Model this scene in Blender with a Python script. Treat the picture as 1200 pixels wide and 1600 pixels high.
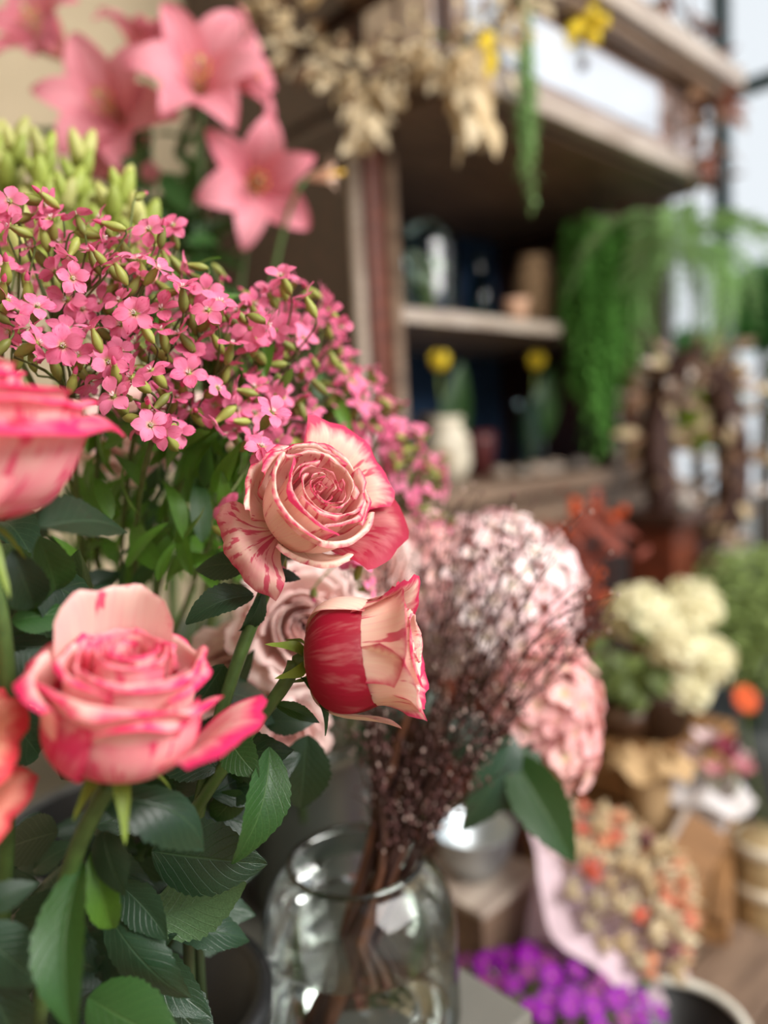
import bpy, bmesh, math, random
from mathutils import Vector, Matrix, Quaternion
PI = math.pi
rnd = random.Random(7)
for o in list(bpy.data.objects): bpy.data.objects.remove(o)
SC = bpy.context.scene
COL = SC.collection

# ------------------------------------------------------------------ camera
F = 1200.0                                  # focal length in pixels of the 1200x1600 frame
PITCH, ROLL, CZ = math.radians(5.6), math.radians(3.0), 1.25
CAM = Vector((0, 0, CZ))
fwd = Vector((0, math.cos(PITCH), -math.sin(PITCH)))
r0, u0 = Vector((1, 0, 0)), Vector((0, math.sin(PITCH), math.cos(PITCH)))
rgt = r0*math.cos(ROLL) - u0*math.sin(ROLL)
upv = r0*math.sin(ROLL) + u0*math.cos(ROLL)
def P(px, py, d): return CAM + (fwd + rgt*((px-600)/F) + upv*((800-py)/F))*d
def Pz(px, py, z):
    v = fwd + rgt*((px-600)/F) + upv*((800-py)/F)
    return CAM + v*((z-CZ)/v.z)
def cdir(r, u, t): return (rgt*r + upv*u - fwd*t).normalized()   # right, up, toward the viewer
cam = bpy.data.cameras.new('camera'); co = bpy.data.objects.new('camera', cam); COL.objects.link(co)
cam.sensor_fit = 'VERTICAL'; cam.sensor_height = 48.0; cam.lens = 36.0
M3 = Matrix((rgt, upv, -fwd)).transposed()
co.matrix_world = Matrix.Translation(CAM) @ M3.to_4x4()
cam.dof.use_dof = True; cam.dof.focus_distance = 0.375; cam.dof.aperture_fstop = 3.3
cam.dof.aperture_blades = 0
cam.clip_start = 0.01
SC.camera = co

# ------------------------------------------------------------------ light
w = bpy.data.worlds.new('daylight'); SC.world = w; w.use_nodes = True
bg = w.node_tree.nodes['Background']
bg.inputs[0].default_value = (0.91, 0.95, 1.0, 1); bg.inputs[1].default_value = 1.02
def area(name, loc, target, sx, sy, power, col):
    l = bpy.data.lights.new(name, 'AREA'); l.shape = 'RECTANGLE'; l.size = sx; l.size_y = sy
    l.energy = power; l.color = col
    o = bpy.data.objects.new(name, l); COL.objects.link(o)
    o.location = loc; o.rotation_euler = (Vector(target)-Vector(loc)).to_track_quat('-Z', 'Y').to_euler()
    return o
area('shopfront_daylight', (1.7, -0.35, 2.75), (0.0, 0.75, 1.0), 2.0, 1.4, 185, (1.0, 0.97, 0.93))
VS = SC.view_settings
VS.view_transform = 'Standard'; VS.look = 'None'; VS.gamma = 1.0; VS.use_curve_mapping = False
VS.exposure = 0.0

# ------------------------------------------------------------------ helpers
def mesh(name, verts, faces, uvs=None, smooth=True):
    me = bpy.data.meshes.new(name)
    me.from_pydata([tuple(v) for v in verts], [], faces)
    if uvs:
        lay = me.uv_layers.new(name='UVMap')
        vi = [0]*len(me.loops); me.loops.foreach_get('vertex_index', vi)
        buf = []
        for i in vi: buf += [uvs[i][0], uvs[i][1]]
        lay.data.foreach_set('uv', buf)
    if smooth: me.polygons.foreach_set('use_smooth', [True]*len(me.polygons))
    me.update()
    return me
class B:                                    # collects several shapes for ONE part
    def __init__(s): s.v = []; s.f = []; s.uv = []
    def add(s, v, f, uv=None, M=None):
        n = len(s.v)
        s.v += [M @ Vector(p) if M else Vector(p) for p in v]
        s.f += [tuple(i+n for i in q) for q in f]
        s.uv += uv if uv else [(0, 0)]*len(v)
        return s
    def mesh(s, name, smooth=True): return mesh(name, s.v, s.f, s.uv, smooth)
def grid(fn, nu, nv, M=None):
    v = []; uv = []; f = []
    for j in range(nv+1):
        for i in range(nu+1):
            a, b = i/nu, j/nv
            p = Vector(fn(a*2-1, b)); v.append(M @ p if M else p); uv.append((a, b))
    for j in range(nv):
        for i in range(nu):
            k = j*(nu+1)+i; f.append((k, k+1, k+nu+2, k+nu+1))
    return v, f, uv
def tube(pts, rad, n=6, cap=True):
    pts = [Vector(p) for p in pts]; v = []; f = []; uv = []
    if not isinstance(rad, (list, tuple)): rad = [rad]*len(pts)
    t0 = (pts[1]-pts[0]).normalized()
    x = t0.orthogonal().normalized()
    for k, p in enumerate(pts):
        t = ((pts[k+1] if k < len(pts)-1 else p) - (pts[k-1] if k else p)).normalized()
        x = (x - t*x.dot(t)).normalized(); y = t.cross(x)
        for i in range(n):
            a = 2*PI*i/n; v.append(p + (x*math.cos(a)+y*math.sin(a))*rad[k]); uv.append((i/n, k/(len(pts)-1)))
    for k in range(len(pts)-1):
        for i in range(n):
            j = (i+1) % n; f.append((k*n+i, k*n+j, (k+1)*n+j, (k+1)*n+i))
    if cap:
        f.append(tuple(range(n))[::-1]); f.append(tuple((len(pts)-1)*n+i for i in range(n)))
    return v, f, uv
def bez(c, t):
    c = [Vector(p) for p in c]
    while len(c) > 1: c = [c[i].lerp(c[i+1], t) for i in range(len(c)-1)]
    return c[0]
def curve(c, n=10): return [bez(c, i/n) for i in range(n+1)]
def lathe(prof, n=32):
    v = []; f = []; uv = []
    for k, (r, z) in enumerate(prof):
        for i in range(n):
            a = 2*PI*i/n; v.append(Vector((r*math.cos(a), r*math.sin(a), z))); uv.append((i/n, k/(len(prof)-1)))
    for k in range(len(prof)-1):
        for i in range(n):
            j = (i+1) % n; f.append((k*n+i, k*n+j, (k+1)*n+j, (k+1)*n+i))
    return v, f, uv
def box(x0, x1, y0, y1, z0, z1, bev=0.0):
    bm = bmesh.new(); bmesh.ops.create_cube(bm, size=1)
    for q in bm.verts: q.co = Vector(((x0+x1)/2+q.co.x*(x1-x0), (y0+y1)/2+q.co.y*(y1-y0), (z0+z1)/2+q.co.z*(z1-z0)))
    if bev: bmesh.ops.bevel(bm, geom=bm.edges[:], offset=bev, segments=2, affect='EDGES', profile=0.6)
    bm.verts.index_update()
    v = [q.co.copy() for q in bm.verts]; f = [tuple(q.index for q in p.verts) for p in bm.faces]; bm.free()
    return v, f, None
def bxm(name, *a): return B().add(*box(*a)).mesh(name, False)
def blob(rx, ry, rz, n=8, m=6, jit=0.0, r=rnd):
    v = []; f = []; uv = []
    for j in range(m+1):
        th = PI*j/m
        for i in range(n):
            a = 2*PI*i/n; q = 1+(r.uniform(-jit, jit) if jit else 0)
            v.append(Vector((rx*math.sin(th)*math.cos(a)*q, ry*math.sin(th)*math.sin(a)*q, -rz*math.cos(th)*q))); uv.append((i/n, j/m))
    for j in range(m):
        for i in range(n):
            k = (i+1) % n; f.append((j*n+i, j*n+k, (j+1)*n+k, (j+1)*n+i))
    return v, f, uv
def frame(o, z, roll=0.0, s=1.0, xhint=None):
    z = Vector(z).normalized()
    h = Vector(xhint) if xhint is not None else (Vector((1, 0, 0)) if abs(z.x) < .9 else Vector((0, 1, 0)))
    x = (h - z*h.dot(z)).normalized(); y = z.cross(x)
    m = Matrix((x, y, z)).transposed().to_4x4()
    return Matrix.Translation(o) @ m @ Matrix.Rotation(roll, 4, 'Z') @ Matrix.Scale(s, 4)
def tag(o, label=None, cat=None, group=None, kind=None):
    if label: o['label'] = label
    if cat: o['category'] = cat
    if group: o['group'] = group
    if kind: o['kind'] = kind
    return o
def thing(name, loc, label, cat, group=None, M=None):
    o = bpy.data.objects.new(name, None); COL.objects.link(o); o.empty_display_size = .02
    o.matrix_world = M if M is not None else Matrix.Translation(loc)
    o.matrix_basis = o.matrix_world.copy()
    return tag(o, label, cat, group)
WM = {}
def wm(o):                                   # world matrix of an object we placed ourselves
    return (wm(o.parent) @ o.matrix_basis) if o.parent else o.matrix_basis
def part(name, me, mat, parent, M=None, world=False, color=None, kind=None, label=None):
    o = bpy.data.objects.new(name, me); COL.objects.link(o)
    if mat is not None and not me.materials: me.materials.append(mat)
    o.parent = parent
    M = M if M is not None else Matrix()
    o.matrix_basis = (wm(parent).inverted() @ M) if (world and parent) else M
    if color: o.color = color
    if kind: o['kind'] = kind
    if label: o['label'] = label
    return o
def struct(name, me, mat, M=None, parent=None):
    o = part(name, me, mat, parent, M)
    if not parent: o['kind'] = 'structure'
    return o

# ------------------------------------------------------------------ materials
class NT:
    def __init__(s, name):
        s.m = bpy.data.materials.new(name); s.m.use_nodes = True; s.t = s.m.node_tree
        s.bsdf = s.t.nodes['Principled BSDF']; s.out = s.t.nodes['Material Output']
    def n(s, typ, *ins, **props):
        nd = s.t.nodes.new('ShaderNode'+typ)
        for k, v in props.items(): setattr(nd, k, v)
        for i, v in enumerate(ins): s.put(nd.inputs[i], v)
        return nd
    def put(s, sock, v):
        if v is None: return
        if isinstance(v, bpy.types.NodeSocket): s.t.links.new(v, sock)
        elif isinstance(v, (tuple, list)) and len(v) == 3 and sock.type == 'RGBA': sock.default_value = (*v, 1)
        else: sock.default_value = v
    def math(s, op, a, b=None, c=None, clamp=False):
        return s.n('Math', a, b, c, operation=op, use_clamp=clamp).outputs[0]
    def ramp(s, x, a, b, lo=0., hi=1.): return s.n('MapRange', x, a, b, lo, hi, clamp=True).outputs[0]
    def mix(s, f, a, b):
        nd = s.n('Mix', data_type='RGBA'); s.put(nd.inputs[0], f); s.put(nd.inputs[6], a); s.put(nd.inputs[7], b); return nd.outputs[2]
    def noise(s, vec, scale=5., detail=2., rough=.5):
        nd = s.n('TexNoise'); s.put(nd.inputs['Vector'], vec); nd.inputs['Scale'].default_value = scale
        nd.inputs['Detail'].default_value = detail; nd.inputs['Roughness'].default_value = rough; return nd.outputs[0]
    def bump(s, h, strength=.3, dist=.001):
        nd = s.n('Bump'); nd.inputs['Strength'].default_value = strength; nd.inputs['Distance'].default_value = dist
        s.put(nd.inputs['Height'], h); return nd.outputs[0]
    def fin(s, col, rough=.5, trans=0., spec=.5, metal=0., bump=None, tcol=None, coat=0.):
        b = s.bsdf; s.put(b.inputs['Base Color'], col); s.put(b.inputs['Roughness'], rough)
        b.inputs['Specular IOR Level'].default_value = spec; b.inputs['Metallic'].default_value = metal
        b.inputs['Coat Weight'].default_value = coat
        if bump is not None: s.put(b.inputs['Normal'], bump)
        if trans:
            tr = s.n('BsdfTranslucent'); s.put(tr.inputs[0], tcol if tcol is not None else col)
            mx = s.n('MixShader', trans, b.outputs[0], tr.outputs[0]); s.t.links.new(mx.outputs[0], s.out.inputs[0])
        return s.m
def S(c):                                    # sRGB 0-255 -> linear
    return tuple(((x/255)/12.92 if x/255 <= .04045 else ((x/255+.055)/1.055)**2.4) for x in c)
def plain(name, rgb, rough=.5, trans=0., spec=.4, metal=0., var=.25, scale=40., bump=0., coat=0.):
    g = NT(name); c = S(rgb)
    tc = g.n('TexCoord').outputs['Object']; oi = g.n('ObjectInfo').outputs
    nz = g.noise(tc, scale, 4)
    k = g.math('ADD', g.ramp(nz, .3, .7, 1-var, 1+var*.6), g.ramp(oi['Random'], 0, 1, -var*.5, var*.5))
    col = g.n('VectorMath', c, k, operation='SCALE'); col.inputs['Scale'].default_value = 1; g.put(col.inputs['Scale'], k); g.put(col.inputs[0], c)
    bp = g.bump(nz, bump, .002) if bump else None
    return g.fin(col.outputs[0], rough, trans, spec, metal, bp, None, coat)
def petal_mat(name, cream, light, pink, crim, trans=.28, streak=.62, relief=True):
    g = NT(name); uv = g.n('TexCoord').outputs['UV']; sp = g.n('SeparateXYZ', uv).outputs
    oi = g.n('ObjectInfo').outputs; cs = g.n('SeparateColor', oi['Color']).outputs
    U, V = sp[0], sp[1]; off = g.math('MULTIPLY', oi['Random'], 37.)
    cu = g.math('SUBTRACT', U, .5)
    fan = g.math('MULTIPLY', cu, g.ramp(V, 0, 1, 20, 11))
    v1 = g.n('CombineXYZ', fan, g.math('MULTIPLY', V, 2.2), off).outputs[0]
    n1 = g.noise(v1, 1.0, 3, .55)
    v2 = g.n('CombineXYZ', g.math('MULTIPLY', cu, 3.), g.math('MULTIPLY', V, 2.), off).outputs[0]
    n2 = g.noise(v2, 1.0, 2)
    v3 = g.n('CombineXYZ', g.math('MULTIPLY', fan, 4.), g.math('MULTIPLY', V, 2.), off).outputs[0]
    n3 = g.noise(v3, 1.0, 2)
    au = g.math('ABSOLUTE', g.math('MULTIPLY', cu, 2.)); au = g.math('POWER', au, 1.6)
    e = g.math('MAXIMUM', g.math('MULTIPLY', au, .97), V)
    e = g.math('ADD', e, g.math('MULTIPLY', g.math('SUBTRACT', n1, .5), .42))
    lo = g.math('SUBTRACT', 1.10, g.math('MULTIPLY', cs[2], .26))          # edge width from object colour (blue)
    em = g.n('MapRange', e, g.math('SUBTRACT', lo, .13), g.math('ADD', lo, .05), 0., 1., clamp=True).outputs[0]
    thr = g.math('SUBTRACT', streak+.06, g.math('MULTIPLY', cs[0], .20))
    st = g.n('MapRange', n1, thr, g.math('ADD', thr, .05), 0., .85, clamp=True).outputs[0]
    soft = g.math('MULTIPLY', g.ramp(n2, .35, .62), cs[0], clamp=True)
    soft = g.math('ADD', soft, g.math('MULTIPLY', cs[0], .35), clamp=True)
    c = g.mix(g.ramp(V, .0, .25), S((206, 200, 130)), cream)
    c = g.mix(g.ramp(n3, .35, .7, 0, .25), c, light)
    c = g.mix(soft, c, light)
    c = g.mix(g.math('MULTIPLY', g.math('MULTIPLY', soft, cs[0]), .6), c, pink)
    c = g.mix(g.math('MAXIMUM', em, st), c, pink)
    cf = g.math('ADD', cs[1], g.math('MULTIPLY', g.math('SUBTRACT', n1, .5), g.math('MULTIPLY', cs[1], .9)), clamp=True)
    c = g.mix(cf, c, crim)
    bp = g.bump(g.math('ADD', n3, g.math('MULTIPLY', n1, .6)), .22, .0006) if relief else None
    return g.fin(c, .55, trans, .35, 0, bp, g.mix(.25, c, light))
def leaf_mat(name, top, under, rough=.42, trans=.16, vein=.35, spec=.45):
    g = NT(name); uv = g.n('TexCoord').outputs['UV']; sp = g.n('SeparateXYZ', uv).outputs
    U, V = sp[0], sp[1]; oi = g.n('ObjectInfo').outputs
    au = g.math('ABSOLUTE', g.math('SUBTRACT', U, .5))
    mid = g.ramp(au, .0, .025, 1, 0)
    sv = g.math('SUBTRACT', g.math('MULTIPLY', V, 9.), g.math('MULTIPLY', au, 6.))
    sv = g.math('ABSOLUTE', g.math('SUBTRACT', g.math('FRACT', sv), .5))
    sv = g.ramp(sv, .0, .07, .6, 0)
    vn = g.math('MAXIMUM', mid, sv)
    nz = g.noise(g.n('TexCoord').outputs['Object'], 60., 4)
    k = g.math('ADD', g.ramp(nz, .3, .7, .75, 1.2), g.ramp(oi['Random'], 0, 1, -.25, .3))
    back = g.n('NewGeometry').outputs['Backfacing']
    c = g.mix(back, S(top), S(under))
    sc = g.n('VectorMath', c, operation='SCALE'); g.put(sc.inputs['Scale'], k)
    c = g.mix(g.math('MULTIPLY', vn, vein), sc.outputs[0], S(under))
    bp = g.bump(g.math('ADD', g.math('MULTIPLY', vn, -1.), g.math('MULTIPLY', nz, .4)), .35, .0012)
    tc = g.mix(.5, c, S((120, 170, 50)))
    return g.fin(c, rough, trans, spec, 0, bp, tc)
def wood(name, dark, lite, rough=.45, scale=6., coat=0.):
    g = NT(name); tc = g.n('TexCoord').outputs['Object']
    mp = g.n('Mapping', tc); mp.inputs['Scale'].default_value = (1.0, 6.0, 9.0)
    a = g.noise(mp.outputs[0], scale, 6, .6); b = g.noise(tc, 3, 2)
    c = g.mix(g.ramp(a, .35, .68), S(dark), S(lite)); c = g.mix(g.ramp(b, .4, .75, 0, .4), c, S(dark))
    return g.fin(c, rough, 0, .5, 0, g.bump(a, .15, .002), None, coat)
def glass(name, tint=(235, 242, 240), edge=(170, 180, 178), refl=1.0):
    g = NT(name); lw = g.n('LayerWeight', .35); fr = g.n('Fresnel', 1.45)
    c = g.mix(g.ramp(lw.outputs['Facing'], .35, 1.0), S(tint), S(edge))
    t = g.n('BsdfTransparent', c); gl = g.n('BsdfGlossy'); gl.inputs['Roughness'].default_value = .03
    mx = g.n('MixShader', g.math('MULTIPLY', fr.outputs[0], refl, clamp=True), t.outputs[0], gl.outputs[0])
    g.t.links.new(mx.outputs[0], g.out.inputs[0]); return g.m

CREAM, LPINK, PINK, CRIM = S((249, 224, 200)), S((240, 150, 162)), S((205, 42, 90)), S((150, 6, 40))
m_rose = petal_mat('rose_petal_cream_streaked', CREAM, LPINK, PINK, CRIM, .28, .58)
m_rose2 = petal_mat('rose_petal_pink', S((250, 222, 206)), S((245, 140, 160)), S((232, 48, 110)), S((180, 14, 60)), .32, .62)
m_blush = petal_mat('blush_petal', S((250, 230, 222)), S((248, 212, 206)), S((230, 170, 175)), S((200, 120, 130)), .3, relief=False)
m_leaf = leaf_mat('rose_leaf', (26, 50, 33), (78, 104, 70), .38, .12)
m_leaf_br = leaf_mat('fresh_leaf', (78, 122, 36), (128, 160, 70), .45, .3, .25)
m_leaf_mid = leaf_mat('mid_leaf', (38, 74, 32), (100, 130, 76), .45, .22)
m_stem = plain('rose_stem', (72, 96, 46), .45, 0, .4, 0, .3, 90, .2)
m_stem_lt = plain('light_stem', (122, 140, 64), .5, 0, .4, 0, .3, 90)
m_calyx = plain('sepal_green', (120, 142, 52), .5, .15, .4, 0, .35, 120)

# ------------------------------------------------------------------ the setting: floor, walls, shop window, cabinet
AX = math.radians(43)                        # the furniture stands at this angle to the view
K0 = P(600, 640, 1.6); K0.z = 0
KM = Matrix.Translation(K0) @ Matrix.Rotation(AX, 4, 'Z')
a_dir = Vector((math.cos(AX), math.sin(AX), 0)); b_dir = Vector((-math.sin(AX), math.cos(AX), 0))
m_wall = plain('beige_plaster', (196, 180, 152), .85, 0, .2, 0, .08, 6, .05)
m_floor = wood('floor_boards', (120, 92, 66), (176, 142, 104), .5, 3)
m_dark = wood('dark_cabinet_wood', (38, 20, 14), (74, 42, 30), .35, 5, .2)
m_red = wood('red_brown_wood', (72, 30, 16), (118, 54, 30), .5, 5, 0.)
m_gloss = wood('polished_cabinet_wood', (132, 104, 94), (178, 150, 140), .2, 5, 1.0)
m_gloss.node_tree.nodes['Principled BSDF'].inputs['Coat IOR'].default_value = 4.0; m_gloss.node_tree.nodes['Principled BSDF'].inputs['Coat Roughness'].default_value = .12
m_pale = wood('pale_wood', (150, 134, 122), (196, 182, 168), .35, 6, .6)
m_ledge = wood('grey_brown_wood', (96, 76, 62), (142, 118, 98), .5, 6)
m_inner = plain('navy_shade_back', (38, 58, 84), .7, 0, .2, 0, .2, 8)  # navy colour paints the bluish shadow inside the cabinet
struct('floor', bxm('floor', -2.5, 1.66, -3.6, .72, -.05, 0), m_floor, KM)
struct('ceiling', bxm('ceiling', -2.5, 1.66, -2.4, .72, 2.95, 3.0), plain('ceiling_paint', (190, 186, 178), .9, 0, .2, 0, .05), KM)
struct('wall_back', bxm('wall_back', -2.5, .92, .66, .72, 0, 2.95), m_wall, KM)
struct('wall_right', bxm('wall_right', 1.57, 1.64, .17, .66, .0, 2.3), m_dark, KM)
struct('wall_left', bxm('wall_left', -2.56, -2.5, -3.6, .72, 0, 2.95), m_wall, KM)
m_frame = plain('window_frame_paint', (70, 84, 88), .4, 0, .5, 0, .1)
m_pane = glass('shop_window_glass', (253, 254, 254), (225, 236, 236), .6)
wn = tag(thing('window_1', None, None, None, None, KM), None, None, None, 'structure')
for y0 in (.66, -.02, -.98, -1.95, -2.9):
    part('mullion', bxm('mullion', 1.58, 1.63, y0-.03, y0+.02, .0, 2.95), m_frame, wn)
for z0 in (.0, .42, 2.3, 2.9):
    part('transom', bxm('transom', 1.585, 1.625, -2.9, .16, z0, z0+.045), m_frame, wn)
for y0, y1 in ((-.0, .165), (-.95, -.05), (-1.92, -1.01), (-2.87, -1.98)):
    for z0, z1 in ((.045, .42), (.465, 2.3), (2.345, 2.9)):
        part('pane', bxm('pane', 1.602, 1.608, y0, y1, z0, z1), m_pane, wn)

for x0 in (.92, 1.55):
    part('mullion', bxm('mullion', x0, x0+.05, .66, .71, 0, 2.95), m_frame, wn)
for z0, z1 in ((.045, 1.2), (1.245, 2.9)):
    part('pane', bxm('pane', .97, 1.55, .682, .688, z0, z1), m_pane, wn)
for z0 in (.0, 1.2, 2.9): part('transom', bxm('transom', .97, 1.55, .665, .705, z0, z0+.045), m_frame, wn)
# --- cabinet
cb = thing('display_cabinet', None, 'dark brown wooden display cabinet with open shelves behind the flowers', 'cabinet', None, KM)
CZr = CZ
Zc, Zs, Zu, Zt = CZr-.12, CZr+.275, CZr+.63, CZr+.88      # counter, shelf, underside of the upper box, its top
part('side_panel', bxm('side_panel', .0, .03, .06, .64, 0, Zu, .003), m_dark, cb)
part('side_panel', bxm('side_panel', 1.01, 1.04, .06, .64, 0, Zu, .003), m_dark, cb)
part('back_panel', bxm('back_panel', .03, 1.01, .48, .50, Zc, Zu), m_inner, cb)
for x0, m in ((-.012, m_red), (1.0, m_red)):
    o = part('post', bxm('post', x0, x0+.05, -.0, .06, 0, Zu, .008), m, cb)
    part('post_bead', B().add(*tube([(x0-.006, .035, .02), (x0-.006, .035, Zu-.01)], .014, 10)).mesh('post_bead'), m_pale, o)  # pale wood on this bead paints the highlight down the post's side
    part('post_bead', B().add(*tube([(x0+.056, -.004, .02), (x0+.056, -.004, Zu-.01)], .016, 10)).mesh('post_bead'), m_ledge, o)
part('shelf', bxm('shelf', .04, 1.0, .01, .48, Zs-.032, Zs, .004), m_pale, cb)
part('counter_top', bxm('counter_top', -.03, 1.07, -.07, .64, Zc-.045, Zc, .008), m_ledge, cb)
part('counter_rail', bxm('counter_rail', .0, 1.04, -.03, .05, Zc-.15, Zc-.047, .006), m_ledge, cb)
part('base_panel', bxm('base_panel', .035, 1.005, .04, .07, .06, Zc-.15), m_dark, cb)
part('plinth', bxm('plinth', -.02, 1.06, -.02, .64, 0, .06, .005), m_dark, cb)
for x0 in (.05, .53):
    dr = part('cabinet_door', bxm('cabinet_door', x0, x0+.46, .005, .04, .09, Zc-.17, .006), m_dark, cb)
    part('door_panel', bxm('door_panel', x0+.07, x0+.39, -.006, .004, .17, Zc-.25, .005), m_red, dr)
    part('knob', B().add(*blob(.014, .014, .014, 10, 8), M=Matrix.Translation((x0+(.42 if x0 < .3 else .04), -.012, .6))).mesh('knob'), m_pale, dr)
ub = part('upper_box', bxm('upper_box', -.0, 1.06, -.2, .64, Zu+.004, Zt-.03, .004), m_dark, cb)
m_refl = plain('painted_reflection', (196, 204, 216), .18, 0, .6, 0, .08, 5, 0., .8)  # added inset, its pale blue-white paints the window's reflection on the drawer
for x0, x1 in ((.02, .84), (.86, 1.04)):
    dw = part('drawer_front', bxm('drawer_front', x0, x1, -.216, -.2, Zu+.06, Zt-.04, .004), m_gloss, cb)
    if x1 < .9: part('reflection_panel', bxm('reflection_panel', x0+.04, x1-.06, -.221, -.2165, Zu+.075, Zt-.055, .002), m_refl, dw)
    part('pull', B().add(*blob(.012, .012, .012, 10, 8), M=Matrix.Translation(((x0+x1)/2, -.226, (Zu+Zt)/2+.02))).mesh('pull'), m_dark, dw)
for y0, y1, mm in ((-.19, -.105, m_gloss), (-.095, -.01, m_gloss), (.03, .62, m_dark)):
    part('end_panel', bxm('end_panel', -.012, -.0, y0, y1, Zu+.06, Zt-.05, .004), mm, cb)
part('soffit', bxm('soffit', .01, 1.05, -.19, .47, Zu-.008, Zu+.003, .002), m_ledge, cb)
part('upper_column', bxm('upper_column', -.02, .3, .03, .64, Zt+.031, 2.93, .004), m_dark, cb)
part('lower_moulding', bxm('lower_moulding', -.03, 1.09, -.24, -.2, Zu, Zu+.05, .012), m_pale, cb)
part('lower_moulding', bxm('lower_moulding', -.03, .0, -.2, .0, Zu, Zu+.05, .012), m_ledge, cb)
part('cornice', bxm('cornice', -.05, 1.11, -.27, .02, Zt-.03, Zt+.03, .01), m_ledge, cb)
part('top_board', bxm('top_board', -.03, 1.09, .022, .64, Zt-.03, Zt+.03, .01), m_dark, cb)
part('cornice_lip', bxm('cornice_lip', -.05, 1.11, -.30, -.272, Zt-.01, Zt+.045, .008), m_pale, cb)

# --- table with the buckets and the glass vase
m_stone = plain('grey_table_top', (112, 110, 103), .55, 0, .4, 0, .12, 12, .08)
TZ = .80
C0 = Pz(832, 1580, TZ); C0.z = 0
TM = Matrix.Translation(C0) @ Matrix.Rotation(AX, 4, 'Z')
tb = thing('display_table', None, 'grey topped display table carrying the vases and buckets', 'table', None, TM)
part('table_top', bxm('table_top', -1.0, 0, 0, .95, TZ-.03, TZ, .003), m_stone, tb)
for x0 in (-.95, -.09):
    for y0 in (.05, .86):
        part('leg', bxm('leg', x0, x0+.04, y0, y0+.04, 0, TZ-.032, .004), m_dark, tb)

# ------------------------------------------------------------------ roses
def petal_mesh(prof, w, wbase=.55, spiral=.08, rd=.16, corner=0., wav=.06, wf=2., ph=0., tip=0., nu=14, nv=13, side=0., jag=0.):
    def fn(u, v):
        ve = v*(1-rd*abs(u)**2.6) + tip*v*max(0, 1-abs(u)*2.2)**2*.12
        if jag: ve *= 1 + jag*(math.sin(9*u+ph)+.8*math.sin(21*u+2*ph)+.6*math.sin(37*u))
        q = bez(prof, min(ve, 1.08)); r, z = q.x, q.y
        a = w*(wbase+(1-wbase)*math.sin(min(v/.6, 1)*PI/2))*u
        t = max(0, v-.45)/.55
        c = corner*abs(u)**2*t*t
        k = wav*t**2*(math.sin(wf*PI*u+ph)+.5*math.sin(wf*2.3*PI*u+ph*2))
        r = r*(1+spiral*u) + c + k; z = z - .45*c + k*.6 - side*t*abs(u)
        return Vector((r*math.cos(a), r*math.sin(a), z))
    return B().add(*grid(fn, nu, nv)).mesh('petal')
def prof(R, H, rt, lip=.3, drop=.1, b=.25):
    return [(b, 0, 0), (R*1.25, .02*H, 0), (R*1.15, .62*H, 0), (rt, H*.98, 0), (rt+lip*.4, H*1.06, 0), (rt+lip, H-drop, 0)]
def rose(name, M, label, stem_pts, stem_r, mat, outer, n=20, R=2.5, H=4.6, Hin=4.0, pk=(.25, .5), ed=.5, seed=1, group=None, sepals=True, cat='rose', top=1.0, sl=1.0):
    r = random.Random(seed)
    base = Vector(stem_pts[-1])
    T = thing(name, base, label, cat, group)
    for k in range(n):
        t = k/(n-1)
        Rk = .26+(R-.26)*t**.9*r.uniform(.95, 1.05); Hk = Hin+(H-Hin)*min(1, t*1.6)**.8 + r.uniform(-.18, .18)*min(1, t*3) - (.25*(t-.6)/.4 if t > .6 else 0)
        rt = Rk*(.62+.36*t)*top
        me = petal_mesh(prof(Rk, Hk, rt, .08+.55*t*t, .02+.30*t*t, .12+.15*t), math.radians(112-50*t), .6, .30-.16*t, .06+.12*t, .05+.32*t, .04+.11*t, r.uniform(1.0, 2.6), r.uniform(0, 6), r.uniform(-.3, 1)*t)
        part('petal', me, mat, T, M @ Matrix.Rotation(k*2.39996+r.uniform(-.3, .3), 4, 'Z') @ Matrix.Rotation(r.uniform(-.05, .07), 4, 'Y'), True,
             (r.uniform(*pk)+.25*(1-t)**2, 0.05*r.random(), ed*r.uniform(.5, 1.2), 1))
    for q in outer:
        q = dict(q); az = q.pop('az'); colr = q.pop('c', (.3, 0, .5)); tilt = q.pop('tilt', 0.); p = q.pop('p')
        w = math.radians(q.pop('w', 62))
        me = petal_mesh(p, w, nu=26 if q.get('jag') else 18, nv=16, **q)
        part('petal', me, mat, T, M @ Matrix.Rotation(math.radians(az), 4, 'Z') @ Matrix.Rotation(math.radians(tilt), 4, 'Y'), True, (*colr, 1))
    # receptacle, sepals, stem
    hip = B().add(*lathe([(.02, -.9), (.28, -.85), (.42, -.5), (.5, -.15), (.42, .15), (.02, .3)], 14)).mesh('hip')
    part('hip', hip, m_stem, T, M, True)
    if sepals:
        for k in range(5):
            L = r.uniform(1.9, 2.7)*sl; dn = r.uniform(.6, 1.6)*sl
            pf = [(.35, -.2, 0), (1.3, -.3, 0), (L*.8, -.5-dn*.6, 0), (L, -1.0-dn, 0)]
            me = strip(pf, .42, .35, 6, 8, .35)
            part('sepal', me, m_calyx, T, M @ Matrix.Rotation(k*2*PI/5+r.uniform(-.2, .2)+.4, 4, 'Z'), True)
    me = B().add(*tube([(Vector(p)-base) for p in curve(stem_pts, 14)], stem_r, 10)).mesh('stem')
    part('stem', me, m_stem, T)
    return T
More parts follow.
